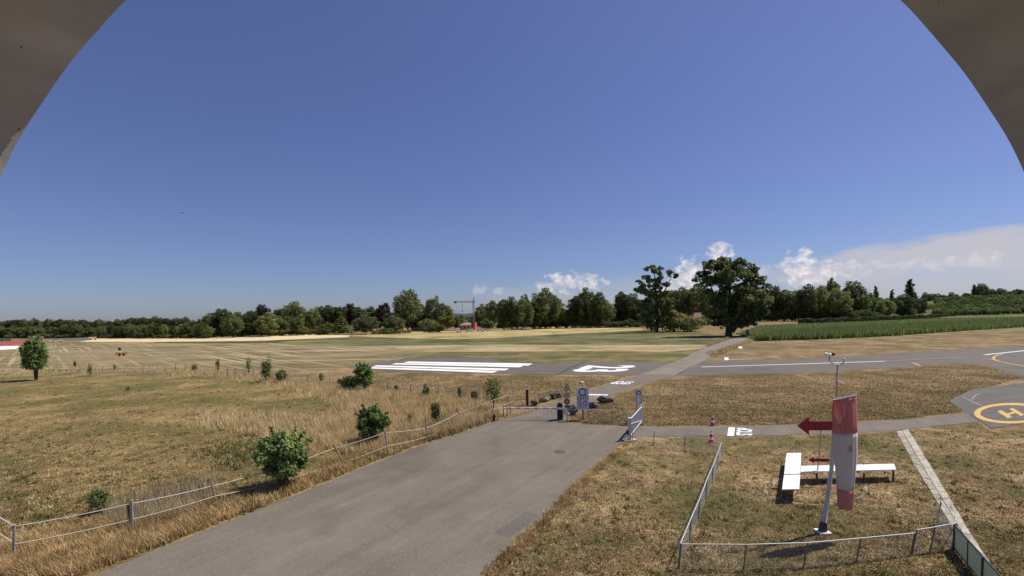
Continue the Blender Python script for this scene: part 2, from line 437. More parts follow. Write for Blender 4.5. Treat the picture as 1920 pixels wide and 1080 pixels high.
# ------------------------------------------------------------------ mesh helpers
class MB:
    def __init__(s): s.v, s.f = [], []

    def box(s, c, size, rz=0.0, rot=None):
        q = rot or Matrix.Rotation(rz, 3, 'Z')
        n = len(s.v)
        for dx, dy, dz in ((-1, -1, -1), (1, -1, -1), (1, 1, -1), (-1, 1, -1), (-1, -1, 1), (1, -1, 1), (1, 1, 1), (-1, 1, 1)):
            s.v.append(tuple(Vector(c) + q @ Vector((dx * size[0] / 2, dy * size[1] / 2, dz * size[2] / 2))))
        for q4 in ((0, 3, 2, 1), (4, 5, 6, 7), (0, 1, 5, 4), (1, 2, 6, 5), (2, 3, 7, 6), (3, 0, 4, 7)):
            s.f.append(tuple(n + i for i in q4))
        return s

    def tube(s, pts, r, n=6, cap=True):
        pts = [Vector(p) for p in pts]
        rs = r if isinstance(r, (list, tuple)) else [r] * len(pts)
        base = len(s.v)
        for i, p in enumerate(pts):
            t = (pts[min(i + 1, len(pts) - 1)] - pts[max(i - 1, 0)]).normalized()
            a = t.cross(Vector((0, 0, 1)))
            if a.length < 1e-3: a = t.cross(Vector((0, 1, 0)))
            a.normalize(); b = t.cross(a)
            for k in range(n):
                w = 2 * math.pi * k / n
                s.v.append(tuple(p + (a * math.cos(w) + b * math.sin(w)) * rs[i]))
        for i in range(len(pts) - 1):
            for k in range(n):
                o = base + i * n
                s.f.append((o + k, o + (k + 1) % n, o + n + (k + 1) % n, o + n + k))
        if cap:
            s.f.append(tuple(base + k for k in range(n)))
            s.f.append(tuple(base + (len(pts) - 1) * n + k for k in reversed(range(n))))
        return s

    def prism(s, poly, fwd, thick):
        """flat outline (list of Vectors) thickened along fwd"""
        n = len(s.v); k = len(poly); d = Vector(fwd).normalized() * thick
        for p in poly: s.v.append(tuple(Vector(p)))
        for p in poly: s.v.append(tuple(Vector(p) + d))
        s.f.append(tuple(n + i for i in range(k)))
        s.f.append(tuple(n + k + i for i in reversed(range(k))))
        for i in range(k):
            j = (i + 1) % k
            s.f.append((n + i, n + k + i, n + k + j, n + j))
        return s

    def ring(s, c, r0, r1, thick, n=24, axis='Y'):
        """annulus facing -Y"""
        b = len(s.v)
        for dy in (0, thick):
            for r in (r0, r1):
                for k in range(n):
                    w = 2 * math.pi * k / n
                    s.v.append((c[0] + r * math.cos(w), c[1] + dy, c[2] + r * math.sin(w)))
        for k in range(n):
            j = (k + 1) % n
            s.f.append((b + k, b + j, b + n + j, b + n + k))
            s.f.append((b + 2 * n + k, b + 3 * n + k, b + 3 * n + j, b + 2 * n + j))
            s.f.append((b + n + k, b + n + j, b + 3 * n + j, b + 3 * n + k))
            s.f.append((b + k, b + 2 * n + k, b + 2 * n + j, b + j))
        return s

    def disc(s, c, r, thick, n=24):
        return s.prism([Vector((c[0] + r * math.cos(2 * math.pi * k / n), c[1], c[2] + r * math.sin(2 * math.pi * k / n))) for k in range(n)], (0, 1, 0), thick)

    def ball(s, c, r, nu=10, nv=6, sx=1, sy=1, sz=1):
        b = len(s.v)
        for i in range(nv + 1):
            ph = math.pi * i / nv
            for k in range(nu):
                w = 2 * math.pi * k / nu
                s.v.append((c[0] + r * sx * math.sin(ph) * math.cos(w), c[1] + r * sy * math.sin(ph) * math.sin(w), c[2] + r * sz * math.cos(ph)))
        for i in range(nv):
            for k in range(nu):
                o = b + i * nu
                s.f.append((o + k, o + nu + k, o + nu + (k + 1) % nu, o + (k + 1) % nu))
        return s

    def mesh(s, name, m, smooth=False):
        me = bpy.data.meshes.new(name)
        me.from_pydata(s.v, [], s.f)
        me.materials.append(m)
        me.validate()
        if smooth: me.polygons.foreach_set('use_smooth', [True] * len(me.polygons))
        return me

    def build(s, name, m, parent=None, smooth=False, loc=None):
        return link(name, s.mesh(name, m, smooth), parent, loc)


def link(name, me, parent=None, loc=None):
    o = bpy.data.objects.new(name, me)
    COL.objects.link(o)
    if parent: o.parent = parent
    if loc is not None: o.location = loc
    return o


def tag(o, label=None, cat=None, group=None, kind=None):
    if label: o['label'] = label
    if cat: o['category'] = cat
    if group: o['group'] = group
    if kind: o['kind'] = kind
    return o


def thing(name, label, cat, loc=(0, 0, 0), rz=0.0, group=None):
    o = bpy.data.objects.new(name, None)
    o.empty_display_size = 0.2
    COL.objects.link(o)
    o.location = loc
    o.rotation_euler = (0, 0, rz)
    return tag(o, label, cat, group)


def facing(p):
    """z rotation that turns local -Y towards the camera"""
    return -math.atan2(p.x, p.y)


def sheet(name, pxs, z, m, kind='structure', parent=None):
    """flat sheet over ground points given in photograph positions (may be non-convex)"""
    pts = [at(x, y) for x, y in pxs]
    return sheet_w(name, pts, z, m, kind, parent)


def sheet_w(name, pts, z, m, kind='structure', parent=None):
    from mathutils.geometry import tessellate_polygon
    vs = [Vector((p.x, p.y, z)) for p in pts]
    tri = tessellate_polygon([vs])
    fs = []
    for t in tri:
        a, b, c = (vs[i] for i in t)
        fs.append(t if (b - a).cross(c - a).z > 0 else t[::-1])
    me = bpy.data.meshes.new(name)
    me.from_pydata([tuple(v) for v in vs], [], fs)
    me.materials.append(m)
    o = link(name, me, parent)
    if kind and not parent: o['kind'] = kind
    return o


def dense(pxs, step=14, jit=0.8):
    """outline with extra, slightly ragged points"""
    out = []
    n = len(pxs)
    for i in range(n):
        (x0, y0), (x1, y1) = pxs[i], pxs[(i + 1) % n]
        L_ = math.hypot(x1 - x0, y1 - y0)
        k = max(1, int(L_ / step))
        for j in range(k):
            t = j / k
            jj = 0 if j == 0 else jit
            out.append((x0 + (x1 - x0) * t + random.uniform(-jj, jj) * 1.5, y0 + (y1 - y0) * t + random.uniform(-jj, jj) * 0.6 * max(0.15, min(1, (y0 - 600) / 150))))
    return out


def smooth_line(pts, n=10):
    """Catmull-Rom through points (Vectors)"""
    P = [pts[0]] + list(pts) + [pts[-1]]
    out = []
    for i in range(1, len(P) - 2):
        for k in range(n):
            t = k / n
            a, b, c, d = P[i - 1], P[i], P[i + 1], P[i + 2]
            out.append(0.5 * ((2 * b) + (c - a) * t + (2 * a - 5 * b + 4 * c - d) * t * t + (3 * b - a - 3 * c + d) * t ** 3))
    out.append(P[-2])
    return out


def ribbon(name, pts, width, z, m, parent=None, kind='structure'):
    b = MB()
    for i, p in enumerate(pts):
        t = (pts[min(i + 1, len(pts) - 1)] - pts[max(i - 1, 0)])
        t.z = 0; t.normalize()
        s_ = Vector((-t.y, t.x, 0)) * width / 2
        b.v += [(p.x - s_.x, p.y - s_.y, z), (p.x + s_.x, p.y + s_.y, z)]
    for i in range(len(pts) - 1):
        b.f.append((2 * i, 2 * i + 2, 2 * i + 3, 2 * i + 1))
    o = b.build(name, m, parent)
    if kind and not parent: o['kind'] = kind
    return o


def ground_text(name, text, quad, z, m):
    """lettering painted flat: quad = ground points of the text's (left,bottom) (right,bottom) (right,top) (left,top)"""
    cu = bpy.data.curves.new(name + '_c', 'FONT')
    cu.body = text
    cu.offset = 0.035
    cu.resolution_u = 4
    tmp = bpy.data.objects.new('tmp', cu)
    COL.objects.link(tmp)
    dg = bpy.context.evaluated_depsgraph_get()
    me = bpy.data.meshes.new_from_object(tmp.evaluated_get(dg))
    bpy.data.objects.remove(tmp)
    xs = [v.co.x for v in me.vertices]; ys = [v.co.y for v in me.vertices]
    x0, x1, y0, y1 = min(xs), max(xs), min(ys), max(ys)
    a, b, c, d = quad
    for v in me.vertices:
        u = (v.co.x - x0) / (x1 - x0); w = (v.co.y - y0) / (y1 - y0)
        p = (a * (1 - u) + b * u) * (1 - w) + (d * (1 - u) + c * u) * w
        v.co = (p.x, p.y, z)
    me.materials.clear(); me.materials.append(m)
    return me


# ------------------------------------------------------------------ GROUND AND PAVED SURFACES
b = MB()
NX = 60
ext = 4200
b.v = [(-ext, -60, 0), (ext, -60, 0), (ext, ext, 0), (-ext, ext, 0)]
b.f = [(0, 1, 2, 3)]
tag(b.build('ground', M['turf']), kind='structure')

sheet('hay_field_ground', dense([(-900, 700), (-500, 655), (0, 648), (150, 640.5), (290, 642), (506, 643), (579, 648), (672, 649), (760, 648), (820, 656), (760, 672), (700, 680),
      (655, 687), (600, 696), (480, 694), (300, 690), (100, 692), (0, 700), (-300, 716)], 30), 0.010, M['hay'])
sheet('stubble_field_ground', [(150, 641), (180, 634.5), (400, 632), (500, 629), (560, 626), (660, 627.5), (652, 632.0), (530, 637.2), (480, 639.2), (290, 641.2)], 0.012, M['stubble'])
sheet('field_bank_shade', [(290, 641.2), (480, 639.2), (530, 637.2), (560, 638), (520, 642), (506, 643.5), (400, 643.8), (290, 643.2)], 0.020, M['bank'])  # dark strip paints in the shadow of the bank below the stubble
sheet('golden_field_ground', [(652, 629), (690, 626), (760, 622), (850, 620), (1000, 613), (1200, 608), (1205, 619), (1190, 620), (1040, 627), (950, 633), (850, 636), (760, 634), (700, 632)], 0.014, M['gold'])
sheet('green_field_ground', dense([(520, 638), (652, 632), (700, 632.2), (760, 634.2), (850, 636), (950, 633.2), (1040, 627.2), (1190, 620.2), (1300, 620), (1372, 634), (1330, 646), (1200, 646.5), (1100, 647), (930, 645.5), (760, 648), (672, 649),
      (579, 648), (506, 643.2)], 30, 0.4), 0.018, M['green'])
sheet('pale_mown_strip_ground', dense([(600, 652), (672, 649.3), (760, 648.3), (930, 645.8), (1100, 647.3), (1200, 646.8), (1332, 646.5), (1312, 655), (1250, 660), (1100, 658.5), (900, 659.5), (800, 660)], 30, 0.5), 0.022, M['pale_strip'])
sheet('olive_strip_ground', dense([(745, 676), (800, 660), (900, 659.7), (1100, 658.8), (1250, 660.2), (1312, 655.3), (1275, 680), (1100, 681), (960, 682), (920, 671), (775, 670)], 26, 0.5), 0.026, M['olive_strip'])
sheet('crop_field_ground', [(1411, 640.5), (1535, 637), (1671, 630.6), (1806, 621), (1920, 614), (2300, 590), (2300, 571), (1920, 583), (1787, 593), (1671, 598), (1535, 605), (1427, 610), (1380, 626)], 0.02, M['crop'])
sheet('paddock_ground', dense([(-700, 742), (-300, 716), (0, 701), (100, 692), (300, 690), (420, 694), (577, 714), (727, 735), (822, 744), (925, 765), (935, 785), (880, 806), (800, 831), (700, 868), (565, 923),
      (400, 988), (250, 1048), (60, 1120), (-400, 1300), (-1600, 1300)], 25), 0.006, M['paddock'])
sheet('signal_lawn_ground', dense([(905, 1090), (1100, 885), (1172, 824), (1300, 819), (1450, 818), (1620, 813), (1700, 806), (1833, 792), (1860, 805), (1960, 800), (2500, 1100), (2600, 1500), (700, 1500)], 30), 0.007, M['lawn'])

# road and apron (ragged edges), verge beneath
road_px = [(-60, 1190), (60, 1130), (180, 1080), (258, 1046), (330, 1017), (400, 989), (480, 958), (565, 924), (640, 894), (700, 869), (760, 846), (800, 832), (845, 818), (880, 807), (912, 796), (938, 787.5),
           (975, 780), (1005, 770), (1040, 756), (1070, 746), (1104, 734), (1146, 718.5), (1180, 708), (1200, 703),
           (1290, 703), (1250, 709), (1212, 717), (1175, 731), (1150, 741), (1121, 749.5), (1100, 757), (1083, 765), (1068, 776), (1056, 789), (1105, 797), (1176, 799),
           (1172, 825), (1140, 850), (1100, 886), (1060, 925), (1035, 955), (1000, 985), (960, 1025), (905, 1080), (850, 1140), (700, 1300), (-200, 1300)]
sheet('road_verge', [(x + (-9 if x < 940 and y < 1050 else 0) + (5 if 905 <= x and y > 824 else 0), y + (1.2 if x < 940 else 0)) for x, y in dense(road_px, 16, 2.0)], 0.010, M['verge'])
sheet('road', dense(road_px, 7, 1.3), 0.016, M['road'])
sheet('footpath_beyond_runway', dense([(1262, 680), (1285, 671), (1300, 662), (1325, 650.6), (1345, 644), (1368, 637), (1385, 633.5), (1402, 633), (1396, 638), (1370, 648), (1350, 655), (1338, 661), (1325, 672), (1319, 680)], 12, 0.5), 0.030, M['path'])
sheet('service_road', dense([(1176, 800), (1250, 802), (1400, 799), (1500, 797), (1600, 792), (1700, 787), (1767, 780), (1812, 774), (1835, 791), (1767, 798), (1700, 805), (1620, 812), (1450, 817), (1300, 818), (1200, 818), (1172, 822)], 16, 0.9), 0.020, M['road'])
run_px = [(650, 689.5), (661, 685), (680, 682.5), (702, 680), (737, 676), (775, 671), (850, 671), (921, 671.7), (949, 679.5), (966, 681), (1100, 680), (1216, 679), (1315, 677), (1480, 673.7), (1508, 672.6), (1671, 663), (1806, 655), (1920, 647), (2300, 620),
          (2500, 700), (2100, 760), (1920, 707), (1888, 697.5), (1842, 684), (1792, 682), (1671, 690), (1535, 698), (1480, 700.5), (1400, 702), (1300, 703.5), (1200, 703.5), (1056, 703), (906, 699.8), (800, 697), (709, 695)]
sheet('runway', dense(run_px, 40, 0.25), 0.022, M['runway'])
sheet('helipad_apron', dense([(1780, 753), (1820, 731.7), (1867, 725.8), (1920, 716.7), (2200, 680), (2300, 800), (1920, 795), (1897, 797), (1860, 804), (1812, 774)], 20, 0.7), 0.024, M['apron'])
# lighter wheel-worn band of the footpath over the runway
sheet('runway_crossing', dense([(1200, 703), (1235, 690), (1262, 680), (1320, 679), (1300, 690), (1268, 703)], 14, 0.6), 0.026, M['path'])
ribbon('runway_seam', [at(1268, 703.5), at(1292, 691), at(1320, 678)], 0.18, 0.030, M['black'])
ribbon('runway_seam', [at(1046, 702.5), at(1066, 692), at(1095, 680)], 0.22, 0.030, M['black'])

# painted markings
for q in ([(765, 678), (999, 682), (990.6, 685.7), (756, 680.6)], [(742, 681.2), (982, 685.9), (974, 688.9), (734, 683.3)],
          [(706, 685.2), (955, 691.5), (945.6, 694.9), (698, 687.4)], [(682, 688.4), (934, 695.8), (924, 699.2), (683, 690.6)]):
    tag(sheet('runway_marking', q, 0.028, M['paint']), kind='structure')
q = [at(1100, 685.5), at(1066, 697.5), at(1170, 697.2), at(1196, 685.5)]     # text left-bottom, right-bottom, right-top, left-top
tag(link('runway_number_marking', ground_text('number', '23', q, 0.030, M['paint'])), kind='structure')
ribbon('runway_marking', [at(1315, 688.3), at(1480, 683.3), at(1659, 677.5)], 0.42, 0.028, M['paint'])
ribbon('runway_marking', [at(1846, 665.5), at(1920, 657.8), at(2100, 640)], 0.5, 0.028, M['paint'])
ribbon('runway_marking', [at(1713, 680.7), at(1725, 686)], 0.5, 0.028, M['worn'])
ribbon('taxi_line_marking', smooth_line([at(1660, 677.3), at(1700, 675), at(1752, 672.4), at(1806, 670.4), at(1847, 672.4), at(1866, 675.6)]), 0.26, 0.034, M['ypale'])
ribbon('taxi_line_marking', smooth_line([at(1880, 664.3), at(1869, 667), at(1863, 670.5), at(1864, 674), at(1872, 677.6), at(1888, 681), at(1920, 687), at(2000, 703)]), 0.28, 0.038, M['ypaint'])
ribbon('apron_line_marking', smooth_line([at(1806, 745), at(1822, 753), at(1840, 761)]), 0.13, 0.034, M['worn'])
ribbon('apron_line_marking', smooth_line([at(1822, 750), at(1828, 743), at(1838, 738)]), 0.10, 0.038, M['worn'])
# helipad circle and H
b = MB()
for (rx, ry) in ((69, 19.2), (57.5, 15.2)):
    for k in range(64):
        w = 2 * math.pi * k / 64
        g = at(1895.5 + rx * math.cos(w), 775.3 + ry * math.sin(w) - 0.004 * rx * math.cos(w))
        b.v.append((g.x, g.y, 0.030))
for k in range(64):
    j = (k + 1) % 64
    b.f.append((k, 64 + k, 64 + j, j))
tag(b.build('helipad_circle_marking', M['ypaint']), kind='structure')
b = MB()
def quadg(b, pxs, z):
    n = len(b.v)
    for p in pxs:
        g = at(*p); b.v.append((g.x, g.y, z))
    b.f.append(tuple(range(n, n + len(pxs))))
quadg(b, [(1869.5, 772), (1877, 769.4), (1898, 782), (1890, 785)], 0.030)
quadg(b, [(1892, 767.6), (1899, 765.6), (1921, 778), (1914, 781)], 0.030)
quadg(b, [(1882, 778.4), (1903, 771.8), (1906.5, 774.2), (1886, 780.9)], 0.034)
tag(b.build('helipad_letter_marking', M['ypaint']), kind='structure')
# STOP on the service road: white block and lettering read when driving left
tag(sheet('stop_block_marking', [(1363.5, 818), (1376, 818), (1378, 802), (1366, 802)], 0.028, M['paint']), kind='structure')
q = [at(1411, 817), at(1411, 803.5), at(1381.5, 802.5), at(1380, 817)]
tag(link('stop_marking', ground_text('stop', 'STOP', q, 0.028, M['paint'])), kind='structure')
# STOP and line on the footpath
tag(sheet('stop_line_marking', [(1101, 739.2), (1140, 740.2), (1139, 742.2), (1100, 741.2)], 0.028, M['paint']), kind='structure')
q = [at(1088, 747.5), at(1117, 748), at(1127, 743.4), at(1102, 742.6)]
tag(link('stop_marking', ground_text('stop', 'STOP', q, 0.028, M['worn'])), kind='structure')
q = [at(1190, 715.8), at(1153, 715.2), at(1143, 720.2), at(1178, 721)]
tag(link('stop_marking', ground_text('stop', 'STOP', q, 0.028, M['paint'])), kind='structure')
# manhole
mc = at(1050, 847.5)
tag(MB().prism([Vector((mc.x + 0.33 * math.cos(2 * math.pi * k / 20), mc.y + 0.36 * math.sin(2 * math.pi * k / 20), 0.018)) for k in range(20)], (0, 0, 1), 0.006).build('manhole_cover', M['manhole']),
    'round dark manhole cover in the asphalt apron before the barrier', 'manhole cover')
sheet('road_patch', [(1086, 932), (1098, 930), (1102, 933), (1090, 936)], 0.0205, M['manhole'])
sheet('road_patch', dense([(925, 1000), (985, 960), (1012, 966), (955, 1010)], 12, 1.0), 0.0195, M['runway'])
# longitudinal lighter seam on the road
ribbon('road_seam', smooth_line([at(1052, 800), at(1010, 822), at(960, 850), at(905, 880)]), 0.05, 0.0205, M['path'])

# worn painted ring round the landing T
b = MB()
for q_ in (0.965, 1.03):
    for k in range(48):
        w = 2 * math.pi * k / 48
        g = at(1530 + 95 * q_ * math.cos(w), 918.5 + 27.5 * q_ * math.sin(w) * (1 + 0.02 * math.sin(5 * w)))
        b.v.append((g.x, g.y, 0.012))
for k in range(48):
    if k in (5, 6, 13, 20, 21, 40): continue
    j = (k + 1) % 48
    b.f.append((k, 48 + k, 48 + j, j))
tag(b.build('ring_marking', M['worn']), kind='structure')

# concrete slab path: separate slabs in two rows
pth = bpy.data.objects.new('concrete_path', None); COL.objects.link(pth); pth['kind'] = 'structure'
Lp = [at(1681, 810), at(1714.7, 873.6), at(1754, 937), at(1782, 984.5), at(1830, 1062)]
Rp = [at(1703, 806), at(1746, 877.6), at(1786, 945), at(1816, 997), at(1868, 1075)]
def along(P, t):
    d = [0]
    for i in range(1, len(P)): d.append(d[-1] + (P[i] - P[i - 1]).length)
    s_ = t * d[-1]
    for i in range(1, len(P)):
        if s_ <= d[i] + 1e-6:
            k = (s_ - d[i - 1]) / (d[i] - d[i - 1])
            return P[i - 1].lerp(P[i], k)
    return P[-1]
NS = 26
for row in (0, 1):
    for i in range(NS):
        off = 0.5 / NS if row else 0
        t0, t1 = max(0, i / NS - off + 0.0006), min(1, (i + 1) / NS - off - 0.0006)
        a0, a1 = (0.0, 0.46) if row == 0 else (0.49, 1.0)
        j_ = random.uniform(-0.03, 0.03)
        pts = [along(Lp, t0).lerp(along(Rp, t0), a0 + (j_ if row == 0 else 0)), along(Lp, t0).lerp(along(Rp, t0), a1 + (j_ if row else 0)),
               along(Lp, t1).lerp(along(Rp, t1), a1 + (j_ if row else 0)), along(Lp, t1).lerp(along(Rp, t1), a0 + (j_ if row == 0 else 0))]
        top = (0.055 if row else 0.04) + random.uniform(-0.006, 0.006)
        MB().prism([Vector((p.x, p.y, -0.03)) for p in pts], (0, 0, 1), top + 0.03).build('slab', M['slabc' if row else ('slab_mid' if random.random() < .6 else 'slab_dark')], pth)


# ------------------------------------------------------------------ foliage builders
def add_attr(me, vals):
    a = me.attributes.new('rnd', 'FLOAT', 'FACE')
    a.data.foreach_set('value', vals.astype(np.float32))


def quads_mesh(name, C, Nrm, size, aspect, rnd, m):
    """C centres, Nrm normals, size half-lengths: one pointed leaf-like quad each"""
    n = len(C)
    up = rng.normal(size=(n, 3))
    T = np.cross(Nrm, up); T /= np.linalg.norm(T, axis=1)[:, None] + 1e-9
    B = np.cross(Nrm, T)
    s = size[:, None]
    v = np.empty((n, 4, 3))
    v[:, 0] = C - T * s
    v[:, 1] = C - B * s * aspect + T * s * 0.1
    v[:, 2] = C + T * s
    v[:, 3] = C + B * s * aspect + T * s * 0.1
    me = bpy.data.meshes.new(name)
    me.vertices.add(n * 4); me.vertices.foreach_set('co', v.reshape(-1))
    me.loops.add(n * 4); me.loops.foreach_set('vertex_index', np.arange(n * 4))
    me.polygons.add(n); me.polygons.foreach_set('loop_start', np.arange(n) * 4)
    me.polygons.foreach_set('loop_total', np.full(n, 4))
    me.materials.append(m)
    add_attr(me, rnd)
    me.update()
    return me


def crown_mesh(name, blobs, nleaf, leaf, m, shell=0.55, floor=None):
    """blobs: (x,y,z,rx,ry,rz); leaves on and within the outer shell of every blob"""
    A = np.array(blobs)
    area = (A[:, 3] * A[:, 4] + A[:, 4] * A[:, 5] + A[:, 3] * A[:, 5])
    idx = rng.choice(len(A), nleaf, p=area / area.sum())
    d = rng.normal(size=(nleaf, 3)); d /= np.linalg.norm(d, axis=1)[:, None]
    d[:, 2] = np.where((d[:, 2] < -0.3) & (rng.random(nleaf) < 0.4), -d[:, 2], d[:, 2])
    rr = 1 - rng.random(nleaf) ** 1.6 * shell
    lump = 1 + 0.10 * np.sin(d[:, 0] * 7 + idx) + 0.10 * np.sin(d[:, 1] * 8 + idx * 2.3) + 0.08 * np.sin(d[:, 2] * 9 + idx)
    C = A[idx, :3] + d * A[idx, 3:6] * (rr * lump)[:, None]
    Nn = d * 0.9 + rng.normal(size=(nleaf, 3)) * 0.55 + np.array([0, 0, 0.25])
    Nn /= np.linalg.norm(Nn, axis=1)[:, None]
    sz = leaf * (0.65 + 0.7 * rng.random(nleaf))
    br = rng.random(len(A))
    rnd = np.clip(0.55 * rng.random(nleaf) + 0.45 * br[idx], 0, 1)
    if floor is not None:
        k = C[:, 2] > floor
        C, Nn, sz, rnd = C[k], Nn[k], sz[k], rnd[k]
    return quads_mesh(name, C, Nn, sz, 0.62, rnd, m)


def blobs_oval(n, zc, rw, rh, br, seed, flat=0.0, lop=0.0, z0=None):
    """lumpy crown: n blobs around an oval envelope centred zc"""
    r_ = random.Random(seed)
    out = [(0, 0, zc, rw * 0.58, rw * 0.58, rh * 0.66)]
    for i in range(n):
        ph = math.acos(1 - 2 * (i + 0.5) / n)
        th = i * 2.39996 + r_.uniform(-0.5, 0.5)
        k = r_.uniform(0.60, 0.88)
        x = math.sin(ph) * math.cos(th) * rw * k
        y = math.sin(ph) * math.sin(th) * rw * k
        z = zc + math.cos(ph) * rh * k + lop * x
        b_ = br * r_.uniform(0.85, 1.35)
        out.append((x, y, z, b_, b_, b_ * r_.uniform(0.7, 1.0)))
    return out


def trunk_mesh(name, h, r, limbs, seed, top=0.7, spread=0.25, z_first=0.25):
    r_ = random.Random(seed)
    b = MB()
    p = [Vector((0, 0, -0.02 * h)), Vector((r_.uniform(-1, 1) * r * .4, 0, h * .2)), Vector((r_.uniform(-1, 1) * r, r_.uniform(-1, 1) * r, h * .45)), Vector((r_.uniform(-1, 1) * r * 2, 0, h * top))]
    b.tube(p, [r * 1.35, r, r * .75, r * .2], 7)
    for i in range(limbs):
        t = z_first + (top - z_first - 0.05) * i / max(1, limbs - 1)
        th = i * 2.4 + r_.uniform(-.4, .4)
        L_ = spread * h * r_.uniform(0.7, 1.2)
        s_ = Vector((0, 0, h * t)); e = s_ + Vector((math.cos(th) * L_, math.sin(th) * L_, L_ * r_.uniform(0.6, 1.1)))
        mid = s_.lerp(e, .5) + Vector((0, 0, -L_ * .08))
        b.tube([s_, mid, e], [r * .5 * (1.2 - t), r * .3, r * .08], 5)
    return b.mesh(name, M['bark'], True)


# unit trees (height 1): (crown, trunk, half width of crown)
PROTO = {}
def proto(key, blobs, nleaf, leaf, hw, tr, mats='leaf_dark', shell=0.5, floor=0.03):
    cr = crown_mesh('crown_' + key, blobs, nleaf, leaf, M[mats], shell, floor)
    PROTO[key] = (cr, tr, hw)

tA = trunk_mesh('trunk_a', 1, 0.022, 6, 1)
tB = trunk_mesh('trunk_b', 1, 0.018, 7, 2, 0.8, 0.18, 0.2)
tP = trunk_mesh('trunk_p', 1, 0.014, 5, 3, 0.85, 0.06, 0.2)
for i in range(4):
    proto('round%d' % i, blobs_oval(44, 0.53, 0.43, 0.48, 0.095, 20 + i, lop=0.12 * (i - 1.5)), 6500, 0.022, 0.46, tA)
for i in range(4):
    proto('tall%d' % i, blobs_oval(44, 0.53, 0.30, 0.48, 0.075, 40 + i), 6500, 0.019, 0.33, tB)
for i in range(2):
    bl = []
    for k in range(16):
        t = k / 15
        w_ = 0.15 * (1 - t) ** 0.8 + 0.015
        for q_ in range(3):
            th = random.uniform(0, 6.28)
            bl.append((math.cos(th) * w_ * .6, math.sin(th) * w_ * .6, 0.10 + 0.86 * t, w_ * .75, w_ * .75, 0.05))
    proto('cone%d' % i, bl, 3200, 0.02, 0.17, tP)
bl = [(random.uniform(-.025, .025), random.uniform(-.025, .025), 0.08 + 0.88 * k / 29, (0.062 * math.sin(math.pi * (0.14 + 0.78 * k / 29)) + 0.008) * random.uniform(.85, 1.15), (0.062 * math.sin(math.pi * (0.14 + 0.78 * k / 29)) + 0.008), 0.045) for k in range(30)]
proto('poplar', bl, 3600, 0.014, 0.085, tP)
for i in range(2):
    proto('bushy%d' % i, blobs_oval(16, 0.45, 0.55, 0.42, 0.22, 60 + i), 3200, 0.04, 0.68, trunk_mesh('trunk_c', 1, 0.03, 5, 5, 0.6, 0.3, 0.1), floor=0.02)

TREES = []
def place_tree(key, x, by, ty, w, label, m='leaf_dark', name='deciduous_tree', cat='tree', group=None, dist=None, crown_name='crown'):
    """x, by: photograph position of the foot; ty: row of the top; w: crown width in photograph pixels"""
    g = at(x, by)
    if dist: g = Vector((g.x * dist / g.y, dist, 0))
    h = up_to(g, x, ty)
    cr, tr, hw = PROTO[key]
    t = thing(name, label, cat, g, random.uniform(0, 6.28), group)
    wm = w / FOC * g.y / 2
    c = link(crown_name, cr, t); c.scale = (wm / hw, wm / hw, h / 0.99)
    k = link('trunk', tr, t); k.scale = (h, h, h)
    c.material_slots[0].link = 'OBJECT'; c.material_slots[0].material = M[m]
    TREES.append(t)
    return t


def pick(kind, n=4): return kind + str(random.randrange(n))

MARKS = [(-60, 40, 'behind the red track'), (40, 100, 'behind the lone young tree'), (100, 160, 'behind the grey panel fence'), (160, 205, 'behind the hay wagon'), (205, 260, 'straight behind the hay rake'), (260, 330, 'where the painted bank shade starts'), (330, 400, 'beside the first taller trees'),
         (400, 470, 'by the tall pointed tree'), (470, 520, 'by the dark reddish tree'), (520, 580, 'by the two broad crowns'), (580, 640, 'by the pale-roofed farmhouse'), (640, 700, 'by the egg-shaped tree'), (700, 745, 'by the copper-leaved tree'), (745, 800, 'by the dome-shaped tree'),
         (800, 850, 'by the tree pair left of the crane'), (850, 890, 'left of the crane mast'), (890, 945, 'right of the crane mast'), (945, 1000, 'in the left half of the tall grove'), (1000, 1060, 'by the tallest cone-shaped tree'), (1060, 1130, 'by the dense clump after the gap'), (1130, 1190, 'right of the dense clump'),
         (1190, 1260, 'by the open-crowned tall tree'), (1260, 1330, 'between the two tall field trees'), (1330, 1410, 'behind the huge field tree'), (1410, 1480, 'just right of the huge field tree'), (1480, 1550, 'before the knob-topped tree'), (1550, 1620, 'by the domed dark tree'), (1620, 1680, 'by the narrow dark column tree'), (1680, 1900, 'by the tall poplar')]
def near(x):
    for a, b_, t_ in MARKS:
        if a <= x < b_: return t_
    return ''


# far wood, left of the picture
G1 = 'trees of the far wood behind the stubble field'
tops1 = [(0, 603), (50, 600), (100, 601), (150, 598), (200, 601), (250, 597), (300, 596), (330, 597), (365, 600), (385, 596)]
def prof(P, x):
    for (x0, y0), (x1, y1) in zip(P, P[1:]):
        if x0 <= x <= x1: return y0 + (y1 - y0) * (x - x0) / (x1 - x0)
    return P[0][1] if x < P[0][0] else P[-1][1]
x = -60
while x < 392:
    place_tree(pick('tall') if random.random() < .6 else pick('round'), x, 628, prof(tops1, x) + random.uniform(-4.5, 1.5), random.uniform(17, 25),
               'small dark tree in the far wood, back row, ' + near(x), 'leaf_dark', 'woodland_tree', group=G1)
    x += random.uniform(8, 11)
x = -60
while x < 392:
    place_tree(pick('round') if random.random() < .5 else pick('tall'), x, 634 + random.uniform(-.8, .6), prof(tops1, x) + random.uniform(7, 15), random.uniform(17, 26),
               'small tree in the far wood, front row, ' + near(x), random.choice(['leaf_dark', 'leaf_mid']), 'woodland_tree', group=G1)
    x += random.uniform(9, 13)
# understorey of that wood
for x in range(-40, 400, 13):
    place_tree(pick('bushy', 2), x + random.uniform(-3, 3), 634.4, 626 + random.uniform(-2, 2), 24, 'low bush at the foot of the far wood ' + near(x), 'leaf_dark', 'woodland_bush', 'bush', G1, crown_name='foliage')

